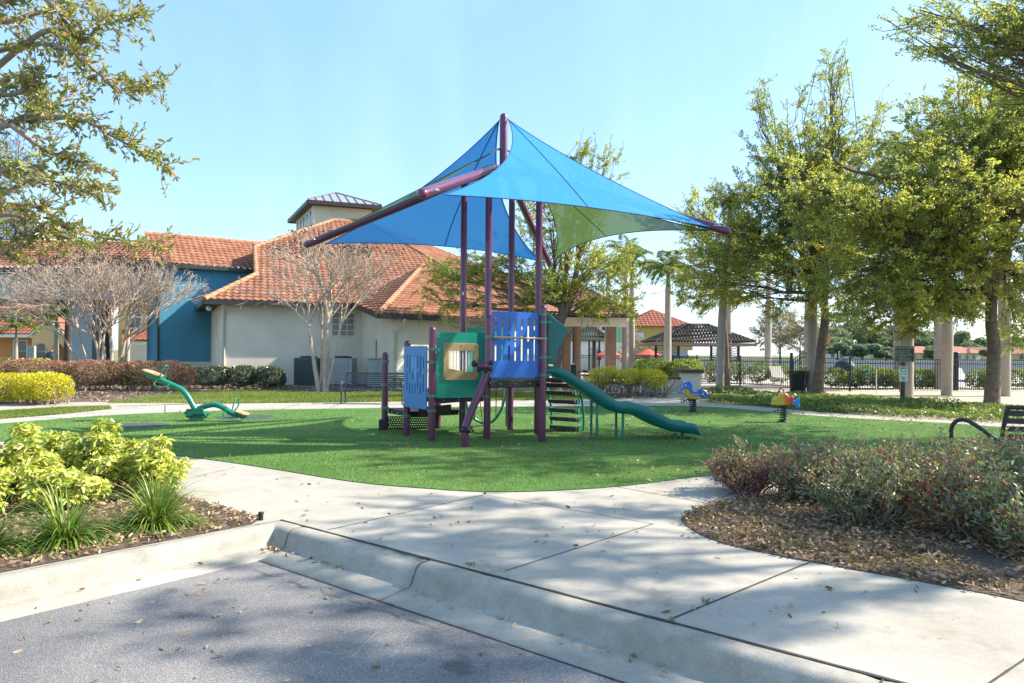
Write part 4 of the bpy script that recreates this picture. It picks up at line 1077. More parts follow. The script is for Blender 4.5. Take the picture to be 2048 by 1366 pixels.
# rope loop climber at the back
arc = smooth([V((-1.0, 14.3, .95)), V((-.98, 14.45, .55)), V((-.86, 14.62, .22)), V((-.62, 14.7, .06)), V((-.40, 14.68, .10)), V((-.22, 14.6, .36)), V((-.12, 14.5, .75)), V((-.09, 14.3, 1.15))], 6)
ra = MB().tube(arc, .03, 10); ra.tube([V((-.1, 14.45, 0)), V((-.1, 14.45, 1.2))], .028, 10)
ro_ = ra.build('rope_climber', m_gpaint, play)
mb = MB()
top_ = [BL.lerp(BR, k) + UP * 1.06 for k in (.1, .3, .5, .7, .9)]
for i, t_ in enumerate(top_):
    for j in (int(8 + i * 6), int(14 + i * 4)):
        mb.tube([t_, arc[min(j, len(arc) - 1)]], .010, 6)
mb.build('ropes', m_rope, ro_)
# shade: mast, four arms, four sails
HT, AT = 3.82, 5.2
C3 = V((-.2, 13.2, 0)); TLt, TR_, TN, TF = V((-4.15, 14.12, HT)), V((3.70, 12.2, HT)), V((-1.23, 9.6, HT)), V((.88, 16.84, HT))
hub = C3 + UP * AT; apex = C3 + UP * 6.12; low = C3 + UP * 5.52
MB().tube([C3 + UP * 5.0, C3 + UP * 6.13], .075, 18, dome=True).build('mast', m_purple, play)
for t in (TLt, TR_, TN, TF):
    d = (t - hub).normalized(); e = t + d * .12
    a = MB().tube(smooth([hub - UP * .12 + d * .05, hub.lerp(t, .18) + UP * .01, hub.lerp(t, .5) , e], 6), .075, 18, dome=True).build('shade_arm', m_purple, play)
    mb = MB(); s = d.cross(UP).normalized()
    for k in (-1, 1): mb.tube(smooth([t + s * .08 * k, t + s * .15 * k + UP * .03, t + s * .16 * k - d * .12, t + s * .07 * k - d * .14], 4), .009, 6)
    mb.build('shackle', m_steel, a)
def sail(A, B, Cc, sab, sbc, sca, m, mh, name='shade_sail', N=26, seam=True):
    """triangle with concave edges; s** is the inward sag of each edge"""
    A, B, Cc = V(A), V(B), V(Cc); cen = (A + B + Cc) / 3
    def dv(p, q, o, k): return (o - (p + q) / 2) * k
    dab, dbc, dca = dv(A, B, Cc, sab), dv(B, Cc, A, sbc), dv(Cc, A, B, sca)
    f = lambda a, b, c: A * a + B * b + Cc * c + dab * (4 * a * b) + dbc * (4 * b * c) + dca * (4 * c * a)
    vs, idx = [], {}
    for i in range(N + 1):
        for j in range(N + 1 - i):
            idx[(i, j)] = len(vs); a, b = i / N, j / N; vs.append(f(a, b, 1 - a - b))
    fs = []
    for i in range(N):
        for j in range(N - i):
            fs.append((idx[(i, j)], idx[(i + 1, j)], idx[(i, j + 1)]))
            if j < N - i - 1: fs.append((idx[(i + 1, j)], idx[(i + 1, j + 1)], idx[(i, j + 1)]))
    o = MB().add(vs, fs, True).build(name, m, play)
    mb = MB(); T = [k / 30 for k in range(31)]
    for e in ([f(1 - t, t, 0) for t in T], [f(0, 1 - t, t) for t in T], [f(t, 0, 1 - t) for t in T]): mb.tube(e, .009, 6)
    mb.build('hem', mh, o)
    if seam:
        mb = MB(); e = [f(1 - t, t / 2, t / 2) for t in T]; mb.tube(e, .009, 6); mb.build('seam', mh, o)
    return o
ins = lambda t, k=.16: t + (apex - t).normalized() * k
dR = (TR_ - TN).normalized()
s_off = lambda t, o, k=.2: t + (o - t).normalized() * k
front = sail(apex + V((.09, -.03, -.05)), s_off(TN, TR_, .28), s_off(TR_, TN, .16), .10, .055, .075, m_sailb, m_hemb)
back = sail(apex + V((-.09, .03, -.05)), s_off(TF, TLt, .22), s_off(TLt, TF, .28), .10, .06, .06, m_sailb, m_hemb)
gr1 = sail(low + V((.06, .06, 0)), s_off(TR_, TF, .25), s_off(TF, TR_, .2), .10, .13, .13, m_sailg, m_hemg)
gr2 = sail(low + V((-.06, -.03, 0)), s_off(TLt, TN, .2), s_off(TN, TLt, .14), .06, .06, .08, m_sailg, m_hemg, seam=False)
mb = MB(); mb.tube([low, low + V((-.16, -.06, -.04))], .02, 8); mb.tube([apex, apex + V((.1, -.03, -.05))], .015, 6); mb.tube([apex, apex + V((-.1, .03, -.05))], .015, 6); mb.build('turnbuckles', m_steel, play)
# ================================================= SEESAW
base = G(395, 842); K = 15.1 / F
see = empty('seesaw', base, 'green curved seesaw with tan seats and a spring box pivot', 'seesaw')
def S(px, py, dy=0): return P(px, py, 15.1 + dy)
MB().prism([S(374, 826, -.13), S(404, 826, -.13), S(401, 842, -.13), S(378, 842, -.13)], (0, .3, 0)).build('pivot_base', m_gpaint, see)
hb = MB(); hb.prism([S(388, 818, -.17), S(404, 817, -.17), S(410, 831, -.17), S(385, 831, -.17)], (0, .04, 0)); hb.prism([S(373, 818, .13), S(404, 817, .13), S(410, 829, .13), S(367, 829, .13)], (0, .04, 0)); hb.prism([S(370, 829, -.17), S(410, 829, -.17), S(409, 832, -.17), S(371, 832, -.17)], (0, .36, 0))
hb.build('spring_box', m_gpaint, see)
mb = MB()
for k in range(4): mb.tube([S(374 + k * 8, 835, -.14), S(374 + k * 8, 829, -.14)], .03, 8)
mb.build('springs', m_step, see)
arm1 = smooth([S(397, 828), S(388, 815), S(376, 794), S(364, 780), S(346, 771), S(332, 765), S(318, 758)], 5)
arm2 = smooth([S(390, 822), S(406, 814), S(420, 810), S(432, 809.5), S(446, 815), S(458, 823), S(474, 831)], 5)
MB().tube(arm1, .062, 14).build('beam', m_gpaint, see); MB().tube(arm2, .062, 14).build('beam', m_gpaint, see)
def seat(pts, flip):
    a, b = V(pts[0]), V(pts[1]); d = (b - a).normalized(); s = V((0, 1, 0)); n = s.cross(d); n = n if n.z > 0 else -n
    L = (b - a).length
    out = [(0, -.1), (L * .2, -.15), (L * .75, -.17), (L, -.1), (L, .1), (L * .75, .17), (L * .2, .15), (0, .1)]
    vs, fs = plate(out, [], .03, a + n * .02, d, s, n)
    o = MB().add(vs, fs).build('seat', m_tan, see, bevel=.01)
    m_ = MB().prism([a - n * .01 + s * -.05, b - n * .01 + s * -.05, a.lerp(b, .75) - n * .10 + s * -.05, a.lerp(b, .1) - n * .11 + s * -.05], (0, .1, 0)); m_.build('seat_bracket', m_gpaint, o)
seat((S(324, 754), S(288, 741)), 0); seat((S(472, 823.5), S(496, 831)), 1)
def loop(pts, name='handle'): MB().tube(smooth([S(*p) for p in pts], 5), .014, 8).build(name, m_gpaint, see)
loop([(321, 752, -.09), (323, 744, -.1), (330, 732, -.08), (335, 731, 0), (337, 736, .08), (331, 746, .1), (330, 762, .06)])
loop([(464, 821, -.09), (466, 812, -.1), (470, 800, -.08), (474, 797, 0), (477, 801, .08), (476, 812, .1), (468, 822, .06)])
loop([(316, 757, -.05), (308, 767, -.12), (313, 773, -.14), (330, 774, -.12), (339, 768, -.05)], 'foot_rest'); loop([(452, 821, -.05), (446, 829, -.12), (450, 834, -.14), (466, 835, -.12), (474, 828, -.05)], 'foot_rest')
m_mat = MAT('rubber_mat', (.05, .06, .075), .9, .2, 6)
for nm, px, py, lab in (('wear_mat', 490, 834.5, 'round dark rubber mat under the low seesaw seat'), ('wear_mat', 268, 852, 'round dark rubber mat behind the yellow shrubs')):
    q = G(px, py); tag(MB().lathe([(.66, .007), (.62, .014), (.001, .015)], q, 32).build(nm, m_mat, None, q), lab, 'rubber mat')
# ================================================= SPRING RIDERS
def spring(root, b, z1, r=.085):
    pts = [b + V((math.cos(t) * r, math.sin(t) * r, .04 + (z1 - .06) * t / (2 * math.pi * 6))) for t in [i * 2 * math.pi / 12 for i in range(73)]]
    MB().tube(pts, .0165, 7).build('spring', m_step, root)
    MB().lathe([(.13, 0), (.13, .03), (.09, .05), (.001, .05)], b, 18).build('base_plate', m_dark, root); MB().lathe([(.001, z1 - .03), (.1, z1 - .03), (.1, z1 + .01), (.001, z1 + .01)], b, 16).build('top_plate', m_dark, root)
m_sb = MAT('seahorse_blue', (.012, .13, .55), .3, .2, 8, coat=.3); m_sy = MAT('seahorse_yellow', (.62, .33, .015), .35, .2, 8, coat=.3)
bq = G(1385.5, 824); YS = bq.y
sh = empty('spring_rider', bq, 'blue and yellow seahorse spring rider with a curled tail', 'spring rider')
zz = lambda x, y: P(1360 + x / 13.66, 740 + y / 13.66, YS)
outl = [(5, 520), (60, 465), (75, 400), (110, 335), (180, 305), (250, 318), (300, 370), (325, 430), (310, 500), (345, 575), (410, 600), (460, 575), (510, 520), (570, 505), (610, 545), (660, 570), (715, 620), (735, 690), (705, 760), (640, 790), (580, 760), (565, 710), (590, 675), (640, 675), (650, 700), (620, 720), (650, 735), (680, 700), (675, 640), (630, 610), (570, 625), (520, 670), (470, 705), (380, 710), (300, 680), (255, 620), (235, 540), (200, 490), (140, 490), (90, 530), (40, 560), (5, 545)]
pts = [zz(x, y) for x, y in outl]
MB().prism([p + V((0, -.085, 0)) for p in pts], (0, .17, 0)).build('body', m_sb, sh, bevel=.035, seg=3)
bel = [(160, 495), (235, 520), (252, 610), (300, 680), (380, 712), (470, 706), (540, 655), (600, 615), (655, 630), (690, 700), (720, 640), (640, 595), (560, 640), (520, 700), (460, 770), (390, 800), (290, 790), (200, 740), (145, 650), (140, 570)]
bel = [(150, 495), (225, 500), (250, 600), (300, 676), (380, 708), (470, 702), (530, 660), (600, 612), (640, 640), (560, 680), (500, 745), (420, 795), (290, 795), (190, 735), (140, 640), (138, 560)]
MB().prism([zz(x, y) + V((0, -.075, 0)) for x, y in bel], (0, .15, 0)).build('belly', m_sy, sh, bevel=.03, seg=3)
mb = MB()
for x, y in ((300, 640), (350, 662), (400, 668), (452, 660)):
    mb.ball(zz(x, y) + V((0, -.085, 0)), (.014, .006, .018), 8, 6)
mb.build('white_scales', m_white, sh)
MB().ball(zz(135, 412) + V((0, -.083, 0)), (.022, .012, .022), 10, 7).build('eye', m_white, sh)
mb = MB()
for i, (x, y) in enumerate([(255, 318), (290, 350), (312, 395), (322, 440), (316, 480)]): mb.ball(zz(x, y), (.022, .05, .022), 8, 6)
mb.build('mane', m_sb, sh)
spring(sh, bq, zz(370, 800).z)
mb = MB(); q = zz(230, 830); mb.tube([q + V((.1, -.12, .03)), q + V((-.05, -.14, 0))], .014, 8); mb.tube([q + V((.1, .12, .03)), q + V((-.12, .14, -.02))], .014, 8)
for c_ in (q + V((-.05, -.14, 0)), q + V((-.12, .14, -.02))): mb.tube([c_ + V((math.cos(R(a)) * .05, 0, math.sin(R(a)) * .05)) for a in range(0, 360, 30)], .012, 6, closed=True)
mb.build('foot_pegs', m_dark, sh)
bq = G(1566, 845); YF = bq.y
fi = empty('spring_rider', bq, 'yellow, red and blue fish spring rider with a hoop handle', 'spring rider')
zf = lambda x, y: P(1530 + x / 13.66, 760 + y / 13.66, YF)
m_fish, nt, b = nodes('fish_paint')
co = nd(nt, 'ShaderNodeTexCoord').outputs['Object']; sx = nd(nt, 'ShaderNodeSeparateXYZ'); nt.links.new(co, sx.inputs[0])
mr = nd(nt, 'ShaderNodeMapRange'); mr.inputs[1].default_value = -.32; mr.inputs[2].default_value = .22; nt.links.new(sx.outputs['X'], mr.inputs[0])
nt.links.new(ramp(nt, mr.outputs[0], [(.0, (.55, .42, .01)), (.45, (.62, .36, .01)), (.62, (.68, .15, .01)), (.85, (.62, .02, .02)), (1, (.55, .02, .12))]), b.inputs['Base Color']); b.inputs['Roughness'].default_value = .3; b.inputs['Coat Weight'].default_value = .3
fo = [(175, 670), (215, 620), (215, 540), (270, 470), (330, 430), (420, 360), (500, 345), (580, 400), (600, 460), (650, 430), (700, 430), (740, 470), (735, 560), (690, 640), (620, 680), (420, 690), (280, 690)]
MB().prism([zf(x, y) + V((0, -.12, 0)) for x, y in fo], (0, .24, 0)).build('body', m_fish, fi, bevel=.055, seg=3)
ta_ = [(700, 600), (760, 560), (830, 555), (900, 490), (935, 500), (915, 600), (935, 700), (930, 760), (880, 765), (820, 690), (760, 660), (700, 640)]
MB().prism([zf(x, y) + V((0, -.05, 0)) for x, y in ta_], (0, .1, 0)).build('tail', MAT('fish_blue', (.02, .22, .62), .3, .15, 6), fi, bevel=.025)
m_mag = MAT('magenta_paint', (.30, .015, .06), .35)
MB().tube(smooth([zf(310, 440), zf(340, 350), zf(380, 300), zf(395, 255), zf(440, 235), zf(500, 265), zf(510, 320), zf(555, 360), zf(585, 430), zf(570, 480)], 4), .016, 8).build('handle', m_mag, fi)
MB().ball(zf(405, 625) + V((0, -.12, 0)), (.028, .02, .028), 10, 7).build('eye', m_steel, fi)
spring(fi, bq, zf(510, 700).z, .07)
mb = MB(); mb.tube([zf(400, 700) + V((0, -.1, 0)), zf(300, 760) + V((0, -.16, 0)), zf(230, 830) + V((0, -.2, 0))], .014, 8); mb.tube([zf(400, 700) + V((0, .1, 0)), zf(340, 760) + V((0, .18, 0))], .014, 8); mb.ball(zf(190, 830) + V((0, -.2, 0)), (.05, .05, .02), 8, 6); mb.ball(zf(265, 810) + V((0, -.2, 0)), .03, 8, 6)
mb.build('foot_pegs', m_dark, fi)
# ================================================= FURNITURE
def bench(base, ux_, L, m, label, slat_n=7):
    """base: left front foot (seen from the front); ux_: along the bench; the sitter faces -n"""
    ux_ = V(ux_).normalized(); n = V((-ux_.y, ux_.x, 0))
    r = empty('park_bench', base, label, 'bench'); M3 = Matrix((ux_, n, UP)).transposed(); b = V(base)
    T = lambda x, y, z: b + ux_ * x + n * y + UP * z
    mb = MB()
    for i in range(7): mb.box(T(L / 2, .03 + i * .066, .43 - .012 * math.sin(i / 6 * 3.1)), (L - .04, .05, .02), M=M3)
    mb.build('seat', m, r)
    mb = MB()
    for i in range(slat_n):
        z = .50 + i * .385 / (slat_n - 1); y = .47 + (z - .45) * .28
        mb.box(T(L / 2, y, z), (L - .04, .02, .034), M=M3)
    mb.box(T(L / 2, .47 + .45 * .28, .905), (L - .04, .035, .045), M=M3)
    for x in (.02, L / 2, L - .02): mb.bar(T(x, .46, .45), T(x, .60, .91), .03, .035, ux_)
    mb.build('backrest', m, r)
    for x in (0, L):
        mb = MB()
        mb.tube(smooth([T(x, .0, 0), T(x, .0, .35), T(x, .02, .58), T(x, .10, .655), T(x, .32, .64), T(x, .52, .60)], 4), .024, 8)
        mb.build('armrest', m, r)
        mb = MB(); mb.tube([T(x, .02, .42), T(x, .46, .42)], .024, 8); mb.tube([T(x, .46, .42), T(x, .60, .91)], .024, 8); mb.tube(smooth([T(x, .46, .42), T(x, .50, .2), T(x, .56, 0)], 4), .024, 8); mb.build('leg', m, r)
    return r
q = G(682, 808); bench(V((q.x, q.y, 0)), (1, 0, 0), 1.82, m_navy, 'dark blue slatted metal bench on the path by the clubhouse')
# bench seen from behind at the right edge
E_ = V((P(2012, 880, 9.5).x, 9.5, 0)); bu = V((.86, -.30, 0)).normalized(); bn = V((-bu.y, bu.x, 0))
r = empty('park_bench', E_, 'black bench with a looping curved arm behind the flowering shrubs', 'bench'); M3 = Matrix((bu, bn, UP)).transposed()
T = lambda x, y, z: E_ + bu * x + bn * y + UP * z
mb = MB()
for i in range(5): mb.box(T(.92, .02 + .035 * (z_ := i / 4), .36 + i * .108), (1.8, .022, .075), M=M3)
mb.tube([T(.0, 0, .88), T(1.84, 0, .88)], .03, 8); mb.build('backrest', m_black, r)
mb = MB()
for i in range(6): mb.box(T(.92, .08 + i * .07, .38), (1.8, .055, .02), M=M3)
mb.build('seat', m_black, r)
for x in (0.0, 1.84):
    mb = MB(); mb.tube(smooth([T(x + .02, -.02, .88), T(x, -.01, .80), T(x - .03, .02, .55), T(x - .05, .05, .34)], 4), .03, 10)
    mb.build('back_post', m_black, r)
    mb = MB(); mb.tube(smooth([T(x - .03, .06, .36), T(x - .12, .13, .44), T(x - .28, .27, .58), T(x - .38, .38, .645), T(x - .47, .47, .63), T(x - .53, .52, .52), T(x - .53, .52, .3), T(x - .50, .49, .0)], 5), .03, 10); mb.build('armrest', m_black, r)
    MB().tube(smooth([T(x - .04, .05, .36), T(x + .0, .0, .2), T(x, -.06, 0)], 4), .03, 8).build('leg', m_black, r)
# litter bin
q = G(1596, 784.5); q.y = 27.2; q.x = Q(1596, 27.2); r = empty('litter_bin', V((q.x, q.y, 0)), 'black slatted litter bin with a flared rim before the fence', 'bin')
mb = MB()
for i in range(34):
    a = 2 * math.pi * i / 34; d = V((math.cos(a), math.sin(a), 0)); s = V((-d.y, d.x, 0))
    mb.bar(q * 1 + d * .28 + UP * (.05 - q.z), q + d * .33 + UP * (.80 - q.z), .04, .012, d); mb.bar(q + d * .33 + UP * (.80 - q.z), q + d * .40 + UP * (.93 - q.z), .038, .01, d)
mb.build('slats', m_black, r)
MB().lathe([(.001, .06), (.26, .06), (.30, .82), (.27, .84), (.24, .3), (.001, .25)], (q.x, q.y, 0), 24).build('liner', m_dark, r)
mb = MB()
for z, rr in ((.06, .285), (.5, .31), (.80, .335), (.93, .40)): mb.tube([(q.x + rr * math.cos(R(a)), q.y + rr * math.sin(R(a)), z) for a in range(0, 360, 15)], .014, 6, closed=True)
mb.build('hoops', m_black, r)
MB().tube([(q.x, q.y, 0), (q.x, q.y, .08)], .12, 12).build('foot', m_black, r)
# signs
def text(s, c, u, n, size, m, parent, name='lettering', bold=0):
    cu = bpy.data.curves.new('t', 'FONT'); cu.body = s; cu.size = size; cu.align_x = 'CENTER'; cu.align_y = 'CENTER'; cu.extrude = .001; cu.offset = bold; cu.resolution_u = 2
    o = bpy.data.objects.new('t', cu); COL.objects.link(o); dg = bpy.context.evaluated_depsgraph_get(); me = bpy.data.meshes.new_from_object(o.evaluated_get(dg)); bpy.data.objects.remove(o)
    u, n = V(u).normalized(), V(n).normalized(); me.transform(Matrix.Translation(V(c)) @ Matrix((u, UP, n)).transposed().to_4x4())
    return link(me, name, m, parent)
SY = 21.6; sb = V((P(1805, 800, SY).x, SY, 0)); r = empty('sign_post', sb, 'playground rules sign above a white notice on a black post', 'sign')
MB().box(sb + UP * .9, (.09, .09, 1.8)).build('post', m_black, r)
m_sg = MAT('sign_green', (.012, .035, .025), .45, .15, 8); m_sgt = MAT('sign_text', (.42, .48, .40), .6, .05)
tl, br = P(1787, 692, SY), P(1826, 724, SY); cx, cz, w, h = (tl.x + br.x) / 2, (tl.z + br.z) / 2, br.x - tl.x, tl.z - br.z
Yf = SY - .06; bo = MB().box((cx, Yf, cz), (w, .02, h)).build('rules_board', m_sg, r, bevel=.003)
mb = MB()
for a, b_, c_, d_ in ((0, h / 2 - .012, w - .02, .008), (0, -h / 2 + .012, w - .02, .008)): mb.box((cx + a, Yf - .012, cz + b_), (c_, .004, d_))
for k in (-1, 1): mb.box((cx + k * (w / 2 - .012), Yf - .012, cz), (.008, .004, h - .03))
mb.build('border', m_sgt, bo)
text('RULES OF THE PLAYGROUND', (cx, Yf - .014, cz + h * .37), ux, fy, .047, m_sgt, bo, bold=.001)
mb = MB(); rs = random.Random(4)
for i, (z, wd, al) in enumerate(((.22, .72, -1), (.12, .72, -1), (.01, .86, 0), (-.09, .84, 0), (-.19, .5, 0), (-.27, .7, 0), (-.36, .58, 0), (-.44, .84, 0))):
    x = cx - w * wd / 2 if al == 0 else cx - w * .43; xe = x + w * wd
    while x < xe - .02:
        l = rs.uniform(.03, .075); l = min(l, xe - x); k = x
        while k < x + l - .004: mb.box((k + .004, Yf - .012, cz + h * z), (.0055, .003, .024 if i < 4 else .02)); k += .0095
        x += l + .016
mb.build('small_print', m_sgt, bo)
tl, br = P(1796.5, 732, SY), P(1812.5, 763, SY); cx, cz, w, h = (tl.x + br.x) / 2, (tl.z + br.z) / 2, br.x - tl.x, tl.z - br.z
nb = MB().box((cx, Yf, cz), (w, .012, h)).build('notice_board', MAT('notice_white', (.66, .72, .66), .5, .04), r)
m_nb = MAT('notice_blue', (.02, .06, .22), .5); m_ng = MAT('notice_green', (.01, .25, .20), .5)
MB().box((cx, Yf - .008, cz + h * .39), (w * .86, .004, h * .15)).build('header', m_nb, nb)
text('NOTICE', (cx, Yf - .012, cz + h * .385), ux, fy, .06, m_white, nb, bold=.0015)
mb = MB()
for k in (-1, 1):
    for j in (-1, 1):
        p = V((cx + k * w * .28, Yf - .008, cz + h * (.10 + j * .11))); mb.ball(p + UP * .022, (.014, .003, .014), 8, 6); mb.prism([p + V((-.022, 0, -.03)), p + V((.022, 0, -.03)), p + V((.012, 0, .012)), p + V((-.012, 0, .012))], (0, -.003, 0))
    mb.bar((cx - .05, Yf - .009, cz + h * .10 - k * .05), (cx + .05, Yf - .009, cz + h * .10 + k * .05), .004, .012, (0, 0, 1))
mb.build('pictogram', m_ng, nb)
mb = MB()
for z, wd in ((-.22, .8), (-.31, .34), (-.40, .6)):
    x = cx - w * wd / 2
    while x < cx + w * wd / 2: mb.box((x, Yf - .008, cz + h * z), (.007, .003, .025)); x += .0125
mb.build('small_print', m_black, nb)
# drinking fountain, path stub
q = V((Q(1147, 31), 31, 0)); r = empty('drinking_fountain', q, 'dark green cylindrical drinking fountain with a side basin arm', 'fountain')
MB().lathe([(.17, 0), (.17, 1.02), (.14, 1.06), (.001, 1.06)], q, 20).build('pedestal', MAT('dark_green_paint', (.02, .035, .028), .4), r)
MB().box(q + V((.4, 0, .72)), (.5, .1, .05)).lathe([(.001, .70), (.14, .70), (.16, .80), (.13, .80), (.001, .76)], q + V((.58, 0, 0)), 16).build('basin', m_dark, r)
MB().tube([q + UP * 1.05, q + UP * 1.12], .03, 8).build('bubbler', m_steel, r)
q = G(522, 1040); r = empty('path_stub', q, 'short black plastic pipe stub at the corner of the bed', 'pipe stub')
MB().lathe([(.020, 0), (.020, .055)], q, 12).build('pipe', m_dark, r); MB().lathe([(.027, .055), (.027, .072), (.022, .075), (.001, .072)], q, 12).build('cap', m_dark, r)
# ================================================= POOL FENCE
FH = 1.46
def bay(par, a, b, h=FH, gap=.115):
    a, b = V(a), V(b); L = (b - a).length; d = (b - a).normalized(); mb = MB()
    for z in (h - .04, h - .22, .12): mb.bar(a + UP * z, b + UP * z, .03, .035)
    n = int(L / gap)
    for i in range(1, n):
        p = a.lerp(b, i / n); mb.box(p + UP * ((h + .05) / 2), (.018, .018, h - .05), M=Matrix((d, V((-d.y, d.x, 0)), UP)).transposed())
    return mb.build('fence_panel', m_fence, par)
def fence(name, pts, label, step=2.3):
    pts = [V((p[0], p[1], 0)) for p in pts]
    r = empty(name, pts[0], label, 'fence')
    allp = []
    for a, b in zip(pts, pts[1:]):
        n = max(1, round((b - a).length / step))
        for i in range(n): allp.append(a.lerp(b, i / n)); bay(r, a.lerp(b, i / n), a.lerp(b, (i + 1) / n))
    allp.append(pts[-1])
    for p in allp: MB().box(p + UP * (FH + .04) / 2, (.065, .065, FH + .04)).box(p + UP * (FH + .055), (.08, .08, .025)).build('post', m_fence, r)
    return r
g0_, g1_ = (Q(1584, 31.6), 31.6), (Q(1640, 30.9), 30.9)
fence('pool_fence', [(Q(1394, 37), 37), (Q(1480, 34.2), 34.2), g0_], 'black metal picket fence left of the arched gate')
fence('pool_fence', [g1_, (Q(1700, 30), 30), (Q(1900, 30.6), 30.6), (Q(2060, 31.6), 31.6), (30, 33)], 'long black metal picket fence right of the arched gate')
fence('patio_fence', [(Q(1160, 52), 52), (Q(1330, 46), 46), (Q(1394, 37.3), 37.3)], 'dark picket fence behind the covered patio and bright hedges')
r = empty('fence_gate', (g0_[0], g0_[1], 0), 'arched black metal gate between two picket fence runs', 'gate')
a, b = V((g0_[0] + .06, g0_[1], 0)), V((g1_[0] - .06, g1_[1], 0)); mb = MB(); N_ = 12; d = (b - a).normalized()
arc_ = lambda k, o: a.lerp(b, k) + UP * (FH - .1 + o + .33 * math.sin(math.pi * k))
for o in (0, -.2): mb.tube([arc_(k / 12, o) for k in range(13)], .018, 6)
mb.bar(a + UP * .12, b + UP * .12, .03, .035)
for i in range(N_ + 1): p = a.lerp(b, i / N_); t = arc_(i / N_, 0).z; mb.box(p + UP * (t + .08) / 2, (.02 if 0 < i < N_ else .045, .02, t - .08))
mb.build('gate_leaf', m_fence, r)
for p in (a, b): MB().box(p + V((-.09 if p is a else .09, 0, .84)), (.1, .1, 1.68)).build('gate_post', m_fence, r)
# lamp-like post beside fence
q = V((Q(1912, 31.8), 31.8, 0)); r = empty('bollard_light', q, 'thick black round post standing beyond the pool fence', 'post')
MB().lathe([(.115, 0), (.115, 1.55)], q, 18).build('shaft', m_black, r); MB().lathe([(.13, 1.55), (.13, 1.74), (.12, 1.78), (.001, 1.78)], q, 18).build('cap', m_black, r)
# ================================================= LOW WALLS
def lowwall(a, b, h, label, t=.3):
    a, b = V(a), V(b); c = (a + b) / 2; r = empty('low_wall', (c.x, c.y, 0), label, 'wall'); d = (b - a).normalized()
    MB().bar(a + UP * h / 2, b + UP * h / 2, t, h).build('wall_body', m_cream, r); MB().bar(a - d * .04 + UP * (h + .04), b + d * .04 + UP * (h + .04), t + .1, .08).build('wall_cap', m_cap, r)
wy = 27.5
pq = V((Q(1384, wy), wy + .3, 0)); r = empty('wall_pillar', pq, 'square cream pillar with a brown cap by the gate path', 'pillar')
MB().box(pq + UP * .41, (.72, .6, .82)).build('shaft', m_cream, r); MB().box(pq + UP * .87, (.92, .8, .1)).box(pq + UP * .935, (.86, .74, .04)).build('wall_cap', m_cap, r)
lowwall((Q(1340, 28.2), 28.2, 0), (Q(1371, 28), 28, 0), .55, 'short low wall joined to the cream pillar')
lowwall((Q(1322, 27.6), 27.6, 0), (Q(1334, 27.7), 27.7, 0), .52, 'low wall end between the yellow hedge and pillar')
lowwall((Q(1165, 34), 34, 0), (Q(1200, 34), 34, 0), .45, 'low tan wall in front of the round patio column')
lowwall((Q(1182, 29.5), 29.5, 0), (Q(1322, 27.9), 27.9, 0), .30, 'long low wall running behind the yellow hedge')
# ================================================= PERGOLAS AND UMBRELLAS
def pergola(c, w, d, ze, rise, label, rows_=10):
    c = V(c); r = empty('pergola', c, label, 'pergola'); W, D = w / 2, d / 2
    mb = MB(); ap = c + UP * (ze + rise); k = .2
    cs = [c + V((-W, -D, ze)), c + V((W, -D, ze)), c + V((W, D, ze)), c + V((-W, D, ze))]; tp_ = [c + V((-W * k, -D * k, ze + rise)), c + V((W * k, -D * k, ze + rise)), c + V((W * k, D * k, ze + rise)), c + V((-W * k, D * k, ze + rise))]
    mh = MB(); mr = MB()
    for i in range(4):
        a, b, a2, b2 = cs[i], cs[(i + 1) % 4], tp_[i], tp_[(i + 1) % 4]
        mh.bar(a, a2, .08, .14); nn_ = int((b - a).length / .20)
        for j in range(1, nn_):
            p = a.lerp(b, j / nn_); t = j / nn_; kk = min(1, min(t, 1 - t) / (.5 - k / 2)); top = a.lerp(a2, 1).lerp(b2, max(0, min(1, (t - (.5 - k / 2)) / k)))
            e_ = (a.lerp(a2, kk) if t < .5 else b.lerp(b2, kk)) if kk < 1 else top
            mr.bar(p, e_, .075, .13)
        for j in (0, .3, .6, .95): mh.bar(a.lerp(a2, j) + UP * .09, b.lerp(b2, j) + UP * .09, .04, .04)
        mh.bar(a - UP * .2, b - UP * .2, .09, .18)
    mr.build('rafters', m_wood, r); mh.build('battens', m_woodl, r)
    for sx_ in (-.72, -.5, .5, .72):
        for sy_ in (-.72, .72): MB().box(c + V((W * sx_, D * sy_, (ze - .1) / 2)), (.14, .14, ze - .1)).build('post', m_wood, r)
    mb = MB()
    for sy_ in (-.72, .72):
        for s_ in (-1, 1):
            a, b = c + V((W * .5 * s_, D * sy_, 0)), c + V((W * .72 * s_, D * sy_, 0))
            for z in range(12): mb.bar(a + UP * (.3 + z * .15), b + UP * (.3 + z * .15), .02, .03); 
            for z in range(10): mb.bar(a + UP * (.3 + z * .18), b + UP * (.3 + z * .18 + .35), .015, .03)
    mb.build('lattice', m_wood, r)
pergola((Q(1412, 43), 45.5, 0), 6.3, 5, 2.40, 1.15, 'large dark timber pergola with a hipped slat roof beyond the fence')
pergola((Q(1160, 54), 56, 0), 4.4, 4, 2.9, 1.5, 'smaller dark timber pergola behind the patio columns')
